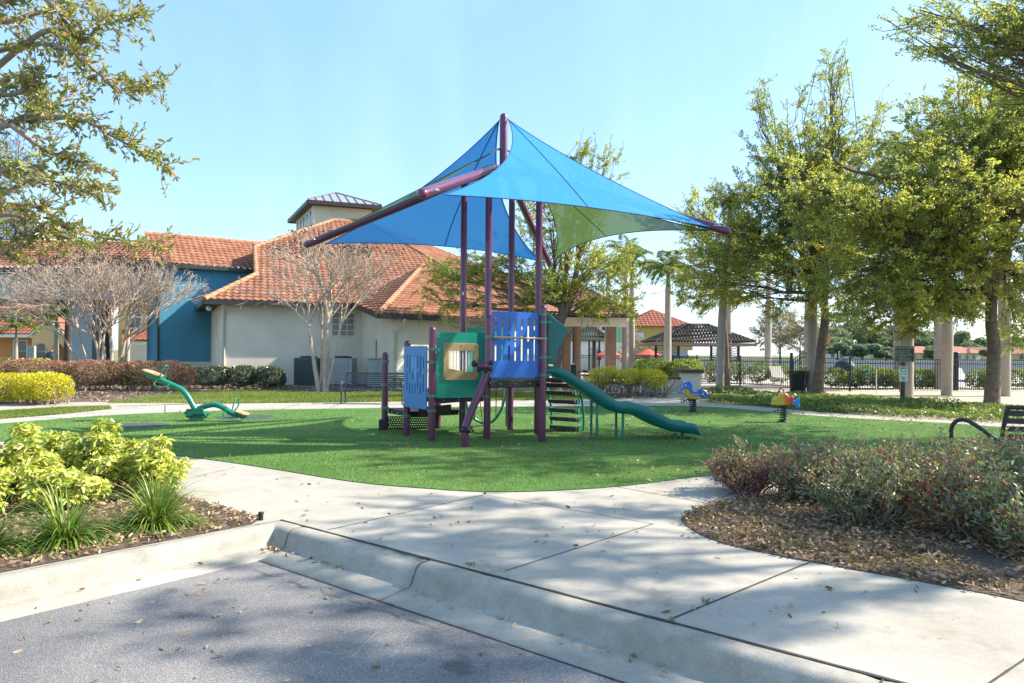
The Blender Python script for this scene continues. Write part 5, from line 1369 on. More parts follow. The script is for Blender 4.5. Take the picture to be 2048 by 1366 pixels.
def umbrella(px, Y, z, w, label):
    q = V((Q(px, Y), Y, 0)); r = empty('parasol', q, label, 'parasol', 'red parasols by the pool')
    MB().tube([q, q + UP * (z + .1)], .03, 8).build('pole', m_woodl, r); mb = MB(); ap = q + UP * (z + .45); rim = [q + V((w * math.cos(R(a)), w * math.sin(R(a)), z)) for a in range(0, 360, 45)]
    for i in range(8):
        a, b = rim[i], rim[(i + 1) % 8]; mb.poly([a, b, ap]); mb.poly([a, b, b - UP * .12, a - UP * .12])
    mb.build('canopy', m_red, r); MB().lathe([(.35, 0), (.35, .08), (.05, .12), (.001, .12)], q, 16).build('base', m_dark, r)
umbrella(1217, 50, 1.45, 1.0, 'red parasol seen between the square patio column and palms'); umbrella(1296, 51, 1.5, 1.0, 'red parasol behind the rounded green bush')
# loungers behind the fence
def lounger(px, Y, m, label):
    q = V((Q(px, Y), Y, 0)); r = empty('sun_lounger', q, label, 'sun lounger', 'sun loungers by the pool')
    MB().box(q + V((0, 0, .36)), (.65, 1.25, .08)).build('seat', m, r); MB().bar(q + V((0, .6, .38)), q + V((0, 1.05, .95)), .65, .07, (0, -1, 1)).build('backrest', m, r)
    mb = MB()
    for x in (-.3, .3):
        for y in (-.55, .55): mb.tube([q + V((x, y, 0)), q + V((x, y, .34))], .02, 6)
        mb.tube([q + V((x, -.62, .34)), q + V((x, .62, .34))], .02, 6)
    mb.build('frame', m_white, r)
m_wb = MAT('striped_towel', (.10, .16, .5), .8); 
lounger(1905, 34.5, m_wb, 'blue towelled sun lounger behind the thick black post'); lounger(1936, 35, m_white, 'white sun lounger right of the thick black post'); lounger(1565, 36, m_lime, 'pale sun lounger between pool hedges left of gate'); lounger(1648, 37, m_white, 'white sun lounger just behind the oak trunk'); lounger(1745, 36, MAT('teal_towel', (.03, .3, .3), .8), 'teal towelled sun lounger left of the sign post')
for px, Y, s, lab in ((1690, 40, .62, 'dark rounded cover standing beyond the pool hedge'), (103, 55.5, .5, 'dark rounded cover in front of the orange house')):
    q = V((Q(px, Y), Y, 0)); r = empty('covered_grill', q, lab, 'covered grill')
    MB().lathe([(s * .9, .02), (s, .5), (s * .98, .9), (s * .8, 1.15), (s * .45, 1.3), (.001, 1.36)], q, 20).build('cover', MAT('grill_cover', (.012, .02, .04), .5), r); MB().lathe([(s * .7, 0), (s * .7, .02)], q, 12).build('base', m_dark, r)
q = V((Q(64, 54), 54, 0)); r = empty('utility_meter', q, 'pale utility meter box on a pole by the orange house', 'meter box')
MB().box(q + UP * 1.25, (.5, .25, 1.0)).build('cabinet', m_box, r, bevel=.02); MB().tube([q, q + UP * .8], .05, 8).build('pole', m_steel, r)
mb = MB(); mb.tube([V((Q(1753, 28.2), 28.2, 0)), V((Q(1753, 28.2), 28.2, 1.0))], .02, 8); tag(mb.build('marker_stake', m_white), 'thin white stake in front of the pool fence', 'stake')
# ================================================= PLANTS
def nz(p, s, o=0): return noise.noise(V((p[0] * s + o, p[1] * s, p[2] * s)))
def ellip(N, shell=.45):
    d = unit(rng.normal(size=(N, 3))); return d * (shell + (1 - shell) * rng.random((N, 1)) ** .5)
def bez(a, b, sag, n=5, wob=.08):
    a, b = V(a), V(b); m = (a + b) / 2 + V(sag); L = (b - a).length; out = []
    for i in range(n + 1):
        t = i / n; p = a * (1 - t) ** 2 + m * 2 * t * (1 - t) + b * t * t
        if 0 < i < n: p = p + V(rng.normal(0, wob * L / n, 3))
        out.append(p)
    return out
def oak(base, trunk, lobes, label, leaf, LW=(.092, .046), density=20., tr=.24, name='oak_tree', tintb=(2.0, 1.9), moss=0, per=19, spread=.36, twn=7, cat='tree', lm=None, group=None, lean=None, tv=0):
    """trunk: list of points above the base; lobes: (centre, (rx,ry,rz), weight)"""
    base = V(base); root = empty(name, base, label, cat, group)
    tp = [base - UP * .05] + [V(t) for t in trunk]; tp = smooth(tp, 5)
    tr = [tr * (1.35 if i == 0 else 1.12 if i < 3 else 1) * (1 - .45 * i / len(tp)) for i in range(len(tp))]
    MB().tube(tp, tr, 12).build('trunk', m_bark, root)
    head = tp[-1]; segs = []; C, D, T = [], [], []; mosspts = []
    for lc, lr, w in lobes:
        lc, lr = V(lc), V(lr)
        st = tp[int(len(tp) * rng.uniform(.62, .98))] if (lc - head).length > 1.5 else head
        limb = bez(st, lc, UP * (lc - st).length * rng.uniform(-.05, .15), 8)
        r0 = min(.15, .035 + .012 * (lc - st).length) * (w if w > 1 else 1)
        for i in range(8): segs.append((limb[i], limb[i + 1], r0 * max(.05, (1 - i / 8)) ** .9 + .004, r0 * max(.03, (1 - (i + 1) / 8)) ** .9 + .004))
        vol = lr.x * lr.y * lr.z; n = int(max(14, density * (vol ** .75) * w))
        pts = ellip(n, .25)
        for k in range(n):
            p = lc + V((pts[k, 0] * lr.x, pts[k, 1] * lr.y, pts[k, 2] * lr.z))
            if nz(p, .75, 5) < -.18 and random.random() < .8: continue
            q = limb[random.randint(2, 8)]; tw = bez(q, p, UP * rng.normal(0, .15) * (p - q).length, 4, .14)
            rr = .005 + .0045 * (p - q).length
            for i in range(4): segs.append((tw[i], tw[i + 1], rr * (1 - .2 * i) + .002, rr * (.8 - .2 * i) + .002))
            ax = (tw[-1] - tw[-2]).normalized(); sdv = ax.cross(UP); sdv = sdv.normalized() if sdv.length > .05 else V((1, 0, 0)); ct = rng.beta(*tintb) + .3 * nz(p, .5, 9) + tv
            for t_ in range(random.randint(twn - 2, twn + 2)):
                f_ = rng.uniform(.42, 1.0); o_ = tw[2].lerp(tw[3], (f_ - .4) / .3) if f_ < .7 else tw[3].lerp(tw[4], (f_ - .7) / .3)
                d_ = (ax * rng.uniform(.2, 1.0) + sdv * rng.uniform(-1.1, 1.1) + UP * rng.normal(-.06, .32)).normalized(); l_ = spread * rng.uniform(.7, 1.6); e_ = o_ + d_ * l_ + UP * (-.08 * l_)
                m_ = o_.lerp(e_, .5) + V(rng.normal(0, .03, 3)) + UP * .04 * l_
                segs.append((o_, m_, .0055, .0045)); segs.append((m_, e_, .0045, .003))
                m = int(per * rng.uniform(.6, 1.4)); al = rng.random((m, 1)) ** .8; base_ = np.array(o_) * (1 - al) + np.array(e_) * al
                C.append(base_ + rng.normal(0, LW[0] * .42, (m, 3))); D.append(np.array(d_)[None] * .8 + rng.normal(0, .55, (m, 3))); T.append(np.clip(ct + rng.normal(0, .16) + rng.normal(0, .12, m), 0, 1))
            if moss and p.z < lc.z - lr.z * .2 and random.random() < moss: mosspts.append(p)
    twigs('limbs', segs, m_bark, root, n=5)
    C, D, T = np.concatenate(C), np.concatenate(D), np.concatenate(T)
    L = LW[0] * rng.uniform(.65, 1.35, len(C)); W = LW[1] * rng.uniform(.7, 1.3, len(C))
    leaves('crown', C, D, L, W, lm or m_oak, root, T)
    if mosspts:
        c, d = [], []
        for p in mosspts:
            ln = rng.uniform(.25, 1.0)
            for j in range(40): c.append(np.array(p) + np.array([rng.normal(0, .07), rng.normal(0, .07), -rng.random() * ln])); d.append([rng.normal(0, .25), rng.normal(0, .25), -1])
        leaves('hanging_moss', c, d, .22, .016, m_moss, root, rng.random(len(c)))['kind'] = 'stuff'
    return root
def lob(px, py, rx, ry, Y, rd, w=1.): k = Y / F; return (P(px, py, Y), (rx * k, rd, ry * k), w)
Yt = 21.6; bt = V((Q(1984, Yt), Yt, 0))
big = oak(bt, [P(1988, 700, Yt), P(1982, 640, Yt), P(1990, 560, Yt + .2), P(2020, 470, Yt + .4)], [
    lob(1880, 480, 190, 130, Yt, 2.6), lob(1730, 540, 150, 95, Yt - .5, 2.0), lob(1960, 280, 150, 150, Yt + 1, 2.5), lob(1850, 370, 140, 110, Yt - 1, 2), lob(2060, 330, 150, 190, Yt, 2.5),
    lob(2050, 560, 150, 90, Yt, 2.4), lob(1720, 420, 120, 90, Yt - 1.5, 1.8), lob(1640, 400, 100, 70, Yt - 2, 1.5), lob(1540, 340, 70, 60, Yt - 2, 1.2, .8), lob(1800, 600, 110, 50, Yt - 1, 1.6), lob(1900, 610, 100, 40, Yt + 1, 1.5), lob(1990, 180, 110, 90, Yt + 1, 2), lob(2050, 190, 100, 90, Yt + .5, 2), lob(1905, 215, 80, 80, Yt, 1.8), lob(1750, 615, 95, 45, Yt - .5, 1.6), lob(1785, 655, 55, 28, Yt - .5, 1.1, .8), lob(1690, 640, 50, 40, Yt - 1, 1.1, .8), lob(2030, 650, 40, 50, Yt + .5, 1.1, .7), lob(1880, 580, 120, 60, Yt, 2), lob(1790, 470, 120, 110, Yt, 2.2), lob(1830, 280, 90, 80, Yt, 1.8, .8), lob(1770, 330, 80, 70, Yt - 1, 1.6, .7), lob(1930, 400, 130, 80, Yt - 1.5, 2), lob(2250, 420, 160, 160, Yt, 2.6)],
    'big oak with a rough trunk nearest the black bench, pale yellow green crown', m_oak, moss=.10, tr=.205)
# its long limb reaching left
limb = smooth([P(2010, 480, Yt), P(2048, 412, Yt - .8), P(1960, 392, Yt - 1), P(1850, 372, Yt - 1.4), P(1760, 352, Yt - 1.7), P(1690, 335, Yt - 2), P(1640, 290, Yt - 2)], 5)
MB().tube(limb, [.15 * (1 - i / len(limb)) + .008 for i in range(len(limb))], 9).build('limb', m_bark, big)
Yt = 26.6; bt = V((Q(1635, Yt), Yt, 0))
oak(bt, [P(1642, 700, Yt), P(1650, 640, Yt), P(1648, 590, Yt), P(1652, 500, Yt)], [
    lob(1650, 300, 110, 100, Yt, 2.4), lob(1662, 150, 42, 110, Yt, 1.0, .9), lob(1520, 280, 55, 90, Yt - 1, 1.4, .8), lob(1515, 200, 22, 60, Yt - 1, .7, .7), lob(1590, 240, 45, 60, Yt, 1.2, .7), lob(1760, 260, 35, 90, Yt, 1.2, .7), lob(1560, 400, 130, 100, Yt, 2.4), lob(1730, 430, 100, 100, Yt + 1, 2.4), lob(1480, 500, 110, 70, Yt - .5, 2.2),
    lob(1600, 540, 120, 70, Yt, 2.4), lob(1430, 560, 90, 50, Yt, 1.6), lob(1500, 600, 110, 35, Yt + .5, 1.6, .8), lob(1640, 610, 70, 35, Yt, 1.4, .8), lob(1450, 430, 80, 90, Yt - .5, 2, .8), lob(1610, 330, 110, 80, Yt - 1, 2), lob(1660, 480, 120, 90, Yt - 1, 2.2), lob(1730, 610, 70, 50, Yt, 1.5, .8)],
    'tall oak behind the litter bin with spiky top shoots above the fence', m_oak, moss=.16, tr=.195, tintb=(1.9, 1.9), density=19.)
Yt = 31; bt = V((Q(1455, Yt), Yt, 0))
oak(bt, [P(1452, 700, Yt), P(1446, 620, Yt), P(1440, 540, Yt)], [lob(1395, 420, 42, 65, Yt, 1.4), lob(1440, 470, 80, 70, Yt, 2), lob(1380, 530, 60, 60, Yt, 1.6), lob(1500, 520, 70, 70, Yt, 1.8), lob(1360, 600, 50, 40, Yt, 1.2, .8), lob(1440, 600, 70, 35, Yt, 1.5, .8)],
    'slender yellow green oak left of the tall oak, over the pergola', m_oak, tr=.14, tintb=(2.2, 1.7), tv=.05)
Yt = 28.5; bt = V((Q(1112, Yt), Yt, 0))
oak(bt, [P(1116, 720, Yt), P(1120, 650, Yt), P(1145, 600, Yt)], [lob(1190, 390, 75, 60, Yt, 1.8), lob(1165, 300, 20, 45, Yt, .7, .8), lob(1215, 320, 40, 45, Yt, 1, .8), lob(1100, 440, 90, 60, Yt, 2), lob(1000, 520, 90, 55, Yt, 2), lob(900, 545, 70, 55, Yt - .5, 1.6), lob(860, 600, 45, 40, Yt - 1, 1.1, .9), lob(930, 610, 50, 30, Yt - 1, 1.1, .8),
    lob(1080, 570, 90, 60, Yt, 2), lob(1180, 530, 110, 80, Yt, 2.2), lob(1230, 610, 90, 35, Yt, 1.6), lob(1255, 575, 50, 45, Yt, 1.4, .8), lob(1040, 610, 60, 30, Yt, 1.2, .8)],
    'spreading oak behind the play structure with low hanging branches', m_oak, moss=.2, tr=.22, tintb=(1.9, 1.9), tv=.02)
Yt = 13.5; bt = V((15.0, 13.5, 0))
oak(bt, [V((14.9, 13.4, 3)), V((14.6, 13.3, 5)), V((14, 13.2, 7))], [lob(1900, 50, 130, 50, Yt, 1.4, .9), lob(1960, 70, 110, 60, Yt, 1.3), lob(1840, 75, 90, 35, Yt, 1.1, .8), lob(2040, 40, 90, 60, Yt, 1.4), lob(2060, 160, 80, 70, Yt, 1.3), (V((11.5, 10.6, 8.6)), (2.2, 1.0, .8), .7), (V((13.5, 9.8, 8.8)), (2.2, .9, .8), .7), (V((9.9, 11.5, 9.0)), (1.8, .8, .8), .6), lob(2020, 110, 100, 90, Yt, 1.6), lob(1840, 20, 80, 30, Yt, 1.0, .8), lob(2080, 10, 130, 60, Yt, 1.6), lob(1980, 210, 60, 60, Yt + .4, 1, .7), (V((12, 13, 9.2)), (2.6, 2.6, 1.5), 1), (V((15, 14, 9.6)), (3.6, 3, 2), 1), (V((17.5, 13, 8.0)), (2.6, 3, 2.2), 1), (V((14.5, 11.5, 7.6)), (2.5, 2, 1.5), 1), (V((13.5, 15.5, 7.2)), (2.5, 2, 1.5), 1)],
    'oak branches reaching in at the top right corner', m_oak, LW=(.07, .033), density=22, per=18, spread=.30, tr=.25, tintb=(2.0, 1.9))
# oaks outside the frame on the right, whose shade dapples the road and pavement
oak(V((14.5, 7.0, 0)), [V((14.4, 7, 2.5)), V((14.2, 7.1, 5)), V((14, 7.2, 7))], [(V((10.9, 6.4, 9.2)), (1.6, .75, .7), .62), (V((10.2, 6.9, 9.2)), (1.5, .6, .6), .9), (V((11.7, 5.6, 9.2)), (1.4, .5, .6), .62), (V((12.1, 5.6, 9.6)), (1.6, .6, .7), .62), (V((11.4, 7.9, 9.6)), (1.9, .7, .7), .7), (V((13.0, 9.0, 9.8)), (2.2, .8, .8), .7), (V((13.9, 6.5, 10.0)), (1.9, .9, .7), .8), (V((16.4, 8.6, 9.6)), (1.8, 1.0, .9), .7)], 'roadside oak just out of view to the right', m_oak, LW=(.105, .055), density=19, per=16, tr=.24)
oak(V((18.5, 8.0, 0)), [V((18.3, 8, 2)), V((18, 8, 4))], [(V((16.5, 8.2, 6.0)), (2.6, 2.0, 1.2), .8), (V((19.5, 8.5, 7.4)), (2.6, 2.4, 1.5), .8), (V((17.5, 10, 6.6)), (2.2, 1.8, 1.1), .8), (V((17.5, 6.3, 6.4)), (2.2, 1.4, 1.1), .6)], 'park oak just out of view behind the bench', m_oak, LW=(.105, .055), density=9, per=16, tr=.22)
# near oak at top left: real branches with separate leaves
Y0 = 5.6; bt = V((-7.4, 6.2, 0)); root = empty('near_oak_tree', bt, 'near oak whose leafy branches hang in from the top left corner', 'tree')
tk = smooth([bt, V((-7.3, 6.2, 1.2)), V((-7.2, 6.1, 2.4)), V((-6.9, 6.0, 3.4)), V((-6.6, 6, 4.6))], 5); MB().tube(tk, [.19 - .006 * i for i in range(len(tk))], 12).build('trunk', m_bark, root)
br_ = [([(-180, 130), (-40, 110), (60, 88), (130, 96), (190, 140), (235, 180), (285, 172), (328, 168)], 5.5), ([(-160, 330), (0, 255), (60, 235), (110, 210), (160, 180)], 5.7), ([(-120, 300), (40, 240), (110, 235), (170, 240), (230, 275), (285, 305), (334, 330)], 5.4), ([(20, 248), (90, 300), (140, 318), (190, 335)], 5.3),
    ([(-150, 420), (0, 390), (60, 360), (120, 365), (170, 385), (215, 382)], 5.8), ([(-120, 400), (40, 410), (90, 420), (130, 455), (200, 475), (260, 482), (320, 490)], 5.9), ([(-120, 470), (0, 430), (70, 445), (120, 470), (180, 490)], 5.4), ([(-140, 40), (0, 45), (60, 30), (130, 20), (180, 5)], 5.8), ([(40, 95), (100, 60), (164, 84), (205, 45), (255, 40), (292, 25)], 5.6), ([(-60, 180), (20, 190), (60, 170), (70, 150)], 5.3), ([(-40, 10), (30, 0), (80, -20)], 5.4), ([(-80, 340), (-10, 345), (40, 330), (90, 345)], 5.2), ([(-150, 560), (-40, 520), (20, 500), (60, 480)], 5.6), ([(60, -30), (110, 15), (140, 60), (150, 95)], 5.5), ([(-60, 210), (30, 150), (60, 190), (75, 215)], 5.7)]
segs, C, D, T = [], [], [], []
for pl_, Yb in br_:
    pts = smooth([P(x, y, Yb + .25 * math.sin(x * .02 + y)) for x, y in pl_], 6); n = len(pts)
    st = tk[random.randint(9, len(tk) - 1)]; ln = bez(st, pts[0], UP * .1, 5)
    for i in range(5): segs.append((ln[i], ln[i + 1], .045 - .004 * i, .041 - .004 * i))
    for i in range(n - 1):
        r0 = .022 * (1 - i / n) + .003; segs.append((pts[i], pts[i + 1], r0, .022 * (1 - (i + 1) / n) + .003))
        for k in range(3 if i > n * .15 else 1):
            d0 = (pts[i + 1] - pts[i]).normalized(); d1 = (d0 * .8 + V(rng.normal(0, .75, 3)) + UP * .1).normalized(); L_ = rng.uniform(.08, .26); q = pts[i].lerp(pts[i + 1], random.random()); tw = bez(q, q + d1 * L_, V(rng.normal(0, .03, 3)), 3, .1)
            for a, b in zip(tw, tw[1:]): segs.append((a, b, .0035, .0025))
            m = random.randint(6, 12)
            for j in range(m):
                t = random.random() * .85 + .15; c = q + d1 * L_ * t; ld_ = (d1 * .7 + V(rng.normal(0, .65, 3))).normalized(); C.append(c + ld_ * .024); D.append(ld_)
                T.append(min(1, max(0, rng.beta(1.6, 1.6))))
twigs('branches', segs, m_twig, root, n=6)
L = rng.uniform(.036, .066, len(C)); leaves('crown', np.array([tuple(c) for c in C]), np.array([tuple(c) for c in D]), L, L * rng.uniform(.3, .42, len(C)), m_oakn, root, T, True)
c, d = [], []
for k in range(26):
    p = P(rng.uniform(-30, 60), rng.uniform(255, 420), 5.6)
    for j in range(50): c.append(np.array(p) + rng.normal(0, .05, 3) - np.array([0, 0, rng.random() * .12])); d.append([rng.normal(0, .7), rng.normal(0, .7), -.7])
leaves('hanging_moss', c, d, .07, .004, m_moss, root, rng.random(len(c)))['kind'] = 'stuff'
# ------------------------------------------------ bare crape myrtles
def crape(base, stems, label, H, seedpods=0, rmax=.07, dens=1., pod_z=.8):
    base = V(base); root = empty('bare_tree', base, label, 'tree', 'bare smooth barked trees'); tr, segs, pods = [], [], []; stems = [q_[:5] + (q_[5] * .78,) for q_ in stems]
    def grow(p, d, L, r, dep):
        pts = [p]; dd = d.copy()
        for i in range(3):
            dd = (dd + V(rng.normal(0, .10, 3)) + UP * .035).normalized(); pts.append(pts[-1] + dd * L / 3)
        for i in range(3): (tr if r > .02 else segs).append((pts[i], pts[i + 1], max(.0085, r * (1 - .11 * i)), max(.008, r * (1 - .11 * (i + 1)))))
        if dep == 0:
            if random.random() < seedpods and pts[-1].z > H * pod_z: pods.append(pts[-1])
            return
        nb = random.choice((2, 2, 3)) if dep > 1 else random.choice((2, 3))
        for k in range(nb):
            a = V(rng.normal(0, 1, 3)); a = (a - dd * a.dot(dd)).normalized(); ang = rng.uniform(.22, .58)
            grow(pts[-1] if k else pts[-1], (dd * math.cos(ang) + a * math.sin(ang)).normalized(), L * rng.uniform(.66, .86), r * .60, dep - 1)
        if dep > 1 and random.random() < .6:
            a = V(rng.normal(0, 1, 3)).normalized(); grow(pts[2], (dd + a * .6).normalized(), L * .6, r * .4, max(0, dep - 2))
    for (ox, oy, tx, ty, h1, r) in stems:
        b = base + V((ox, oy, -.03)); t = base + V((tx, ty, h1)); s = bez(b, t, V((0, 0, .1)), 6, .06)
        for i in range(6): tr.append((s[i], s[i + 1], r * (1.15 - .08 * i), r * (1.07 - .08 * i)))
        for k in range(4):
            d = ((t - b).normalized() + V(rng.normal(0, .34, 3)) + V(((tx) * .34, ty * .34, 0))).normalized()
            grow(t, d, (H - h1) * rng.uniform(.22, .29), r * .62, 5)
    twigs('trunk', tr, m_crape, root, n=9); twigs('branches', segs, m_crape, root, n=4)
    if pods: 
        mb = MB()
        for p in pods:
            for j in range(random.randint(3, 7)): mb.ball(p + V(rng.normal(0, .07, 3)), .028, 5, 4)
        mb.build('seed_pods', m_dark, root)['kind'] = 'stuff'
    return root
q = G(643, 782.5); crape(q, [(-.12, 0, -.55, .1, 2.6, .11), (.14, .05, .22, 0, 2.9, .15), (-.05, .1, -.1, .3, 2.5, .07), (.2, .0, .75, -.1, 2.6, .07)], 'bare forked pale tree against the clubhouse wall and roof', 6.7, .25)
Yc = 31.5; crape((Q(222, Yc), Yc, 0), [(-.25, 0, -.75, 0, 2.0, .11), (0, .1, -.15, .2, 2.2, .12), (.15, 0, .6, .1, 2.0, .11), (.05, .1, 1.15, .0, 2.2, .07), (-.1, 0, -.4, -.2, 2.3, .08)], 'bare pale tree with many spreading twigs beside the blue wing', 6.7, .5)
Yc = 31.5; crape((Q(172, Yc), Yc + .6, 0), [(-.2, 0, -.75, 0, 2.4, .10), (.05, .1, .15, .2, 2.3, .09), (.3, 0, .42, .1, 2.3, .08), (-.2, 0, -1.5, 0, 2.2, .07)], 'bare pale tree with three thin trunks left of its twin', 6.6, .6)
# ------------------------------------------------ palms
def palm(px, Y, ztop, r, label, crown=1.0, n=15, swell=0, name='palm_tree', sk=True, lean=0, dark=None):
    b = V((Q(px, Y), Y, 0)); root = empty(name, b, label, 'palm tree'); prof = []
    for i in range(13):
        t = i / 12; prof.append((r * (1.15 - .35 * t + swell * math.exp(-((t - .45) / .25) ** 2)), t * ztop))
    pts = [b + V((lean * (z / ztop) ** 2, 0, z)) for _, z in prof]; MB().tube(pts, [p[0] for p in prof], 14).build('trunk', dark or m_palm, root)
    if not sk: return root
    top = pts[-1]; MB().tube([top, top + UP * .9 * crown], [r * .7, r * .4], 10).build('crownshaft', m_grn if False else MAT('crownshaft_green', (.12, .2, .05), .5), root)
    top = top + UP * .85 * crown; C, D, L, W, segs = [], [], [], [], []
    for k in range(n):
        a = k * 2.4 + rng.normal(0, .2); el = rng.uniform(.2, 1.35); d = V((math.cos(a) * math.cos(el), math.sin(a) * math.cos(el), math.sin(el))); p = top.copy(); Lf_ = rng.uniform(1.5, 2.1) * crown
        for i in range(10):
            q = p + d * Lf_ / 10; segs.append((p, q, .018 * (1 - i / 11), .018 * (1 - (i + 1) / 11))); d = (d + V((0, 0, -.13 - .02 * i))).normalized(); s = d.cross(UP).normalized()
            for j in range(6):
                for sg in (-1, 1):
                    f = p.lerp(q, j / 6); ld_ = (s * sg + d * .55 + V((0, 0, -.35)) + V(rng.normal(0, .15, 3))).normalized(); ll = .5 * crown * (1.1 - abs(i - 4) / 8); C.append(tuple(f + ld_ * ll * .5)); D.append(tuple(ld_)); L.append(ll); W.append(.045 * crown)
            p = q
    twigs('frond_stems', segs, m_palm, root); leaves('crown', C, D, L, W, m_frond, root, rng.random(len(C)))
    return root
palm(1335, 38, 5.3, .2, 'palm with a feathery crown just left of the sail tip tree', 1.15, 16)
for a in ((1263, 47, 7.0, .20, 'pale palm trunk before the mint building, right of its twin'), (1250, 44, 7.0, .19, 'pale palm trunk beside the square patio column'), (1440, 27.5, 7.0, .145, 'leaning pale palm trunk in front of the fence and pergola'), (1456, 44, 7.0, .2, 'thin palm trunk standing behind the pergola front'), (1536, 46, 7.2, .2, 'pale palm trunk behind the fence left of the gate'),
          (1616, 36, 8, .19, 'grey palm trunk behind the fence gate'), (1624, 27.2, 8, .17, 'pale palm trunk touching the litter bin and oak'), (1797, 34, 7.6, .2, 'stout grey palm trunk behind the rules sign'), (1814, 24.2, 7.6, .19, 'sandy palm trunk directly right of the sign post'), (1877, 33, 7.4, .17, 'grey palm trunk behind the swollen pale palm'), (1894, 27.8, 5.0, .18, 'swollen pale palm with cracked bark on the sandy bed'), (2008, 27.6, 7, .21, 'pale palm trunk right of the big oak trunk'), (1215, 48, 6.4, .2, 'pale palm trunk near the mint building, leftmost of the palms there')):
    sw = .22 if 'swollen' in a[4] or 'stout' in a[4] else .08
    palm(a[0], a[1], a[2], a[3], a[4], .7 if a[0] == 1440 else 1.0, 12, sw, lean=.35 if 'leaning' in a[4] else 0)
palm(112, 50, 3.1, .17, 'palm with drooping fronds before the arched porch', 1.0, 16); palm(32, 52, 2.4, .13, 'small yellow green palm before the orange house window', 1.0, 14)
palm(138, 48, 3.6, .33, 'thick dark palm trunk right of the arched porch', .9, 12, dark=MAT('dark_palm', (.09, .07, .055), .9, .3, 3)); palm(150, 50, 3.6, .2, 'dark palm trunk between porch and bridge column', .9, 10, dark=MAT('dark_palm', (.12, .095, .07), .9, .3, 3)); palm(255, 54, 3.6, .16, 'thin grey palm trunk before the yellow house', .8, 0, sk=False)
# ------------------------------------------------ hedges and bushes
def bush(c, r, N, lm, L, W, label, name='hedge', cat='hedge', tb=(2, 2), base=.25, n_st=10, sq=3.0, rz=0, group=None, topb=0, ragged=.12, stem=m_twig, inner=.5):
    """r = half sizes; superellipsoid body of leaves on twiggy stems"""
    c = V(c); root = empty(name, c, label, cat, group); h = r[2]; cz = base * h + (h - base * h) / 2; hz = (h - base * h) / 2
    d = rng.normal(size=(N, 3)); d = unit(d); q = 1.0 / (np.abs(d[:, 0]) ** sq + np.abs(d[:, 1]) ** sq + np.abs(d[:, 2]) ** sq) ** (1 / sq)
    k = (inner + (1 - inner) * rng.random(N) ** .4); o = d * (q * k)[:, None]
    o *= np.array([[r[0], r[1], hz]]); wob = np.array([nz(p, 1.9 / max(h, .5), 3) + .5 * nz(p, 5.0 / max(h, .5), 7) for p in o + np.array(c)]); o *= (1 + wob[:, None] * ragged * 2.0)
    keep = wob > -.42; o = o[keep]; d = d[keep]; wob = wob[keep]
    p = o.copy(); p[:, 2] += cz; m = Matrix.Rotation(rz, 3, 'Z'); M_ = np.array(m); p = p @ M_.T + np.array(c)[None]; dd = (d @ M_.T) * .6 + rng.normal(0, .7, (len(p), 3)); dd[:, 2] += .25
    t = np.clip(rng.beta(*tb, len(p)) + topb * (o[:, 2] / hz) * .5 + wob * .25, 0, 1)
    leaves('foliage', p, dd, L * rng.uniform(.7, 1.3, len(p)), W * rng.uniform(.7, 1.3, len(p)), lm, root, t)
    segs = []
    for i in range(n_st):
        b = c + m @ V((rng.uniform(-.9, .9) * r[0], rng.uniform(-.5, .5) * r[1], -.02)); 
        for k in range(5):
            e = b + V((rng.normal(0, .25 * h), rng.normal(0, .2 * h), rng.uniform(.5, .9) * h)); tw = bez(b, e, V(rng.normal(0, .06, 3)), 4, .12)
            for a, bb in zip(tw, tw[1:]): segs.append((a, bb, .010, .008))
    twigs('stems', segs, stem, root)
    return root
def pb(px, pyb, w_px, h_px, depth, N, lm, L, W, label, Y=None, **kw):
    q = G(px, pyb); Y = Y or q.y; x = Q(px, Y); return bush((x, Y, 0), (w_px / 2 * Y / F, depth, h_px * Y / F), N, lm, L, W, label, **kw)
# long red hedge at left, in clipped bushes that stand side by side
for i, (px, lab) in enumerate(((-60, 'red tinged hedge block at the left edge behind the yellow bush'), (75, 'red tinged hedge block left of the bare trees'), (195, 'red tinged hedge block below the bare trees'), (310, 'red tinged hedge block behind the raised seesaw seat'))):
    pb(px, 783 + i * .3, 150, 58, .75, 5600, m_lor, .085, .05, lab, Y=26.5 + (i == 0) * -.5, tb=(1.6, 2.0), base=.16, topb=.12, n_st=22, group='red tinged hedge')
pb(262, 770, 200, 24, .6, 2600, m_yel, .09, .05, 'low yellow green clipped hedge below the blue wing', Y=30.2, tb=(1.5, 2.2), base=.05, topb=.6)
for px, w, lab in ((425, 85, 'dark glossy hedge bush nearest the red hedge'), (482, 62, 'dark glossy hedge bush in the middle of its row'), (540, 60, 'dark glossy hedge bush nearest the air conditioner')):
    pb(px, 778, w, 44, .5, 3200, m_dkg, .085, .05, lab, Y=28.3, tb=(1.5, 2.2), base=.1, n_st=8, group='dark glossy hedge bushes')
pb(88, 818, 90, 62, .75, 6500, m_yel, .07, .038, 'bright yellow rounded hedge bush by the left path', Y=19.4, tb=(3, 1.4), base=.14, topb=.35, n_st=12)
pb(5, 818, 110, 60, .75, 6500, m_yel, .07, .038, 'bright yellow hedge bush at the left picture edge', Y=19.6, tb=(3, 1.4), base=.14, topb=.35, n_st=12)
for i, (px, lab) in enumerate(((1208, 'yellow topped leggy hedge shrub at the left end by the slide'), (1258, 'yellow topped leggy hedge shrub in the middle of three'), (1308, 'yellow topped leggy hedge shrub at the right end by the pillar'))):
    pb(px, 786 + i * 2, 56, 56, .55, 2300, m_yel, .075, .04, lab, Y=26 - i * .5, tb=(4.5, 1.3), base=.38, topb=.6, n_st=16, ragged=.2, inner=.35, group='yellow hedge by the pillar')
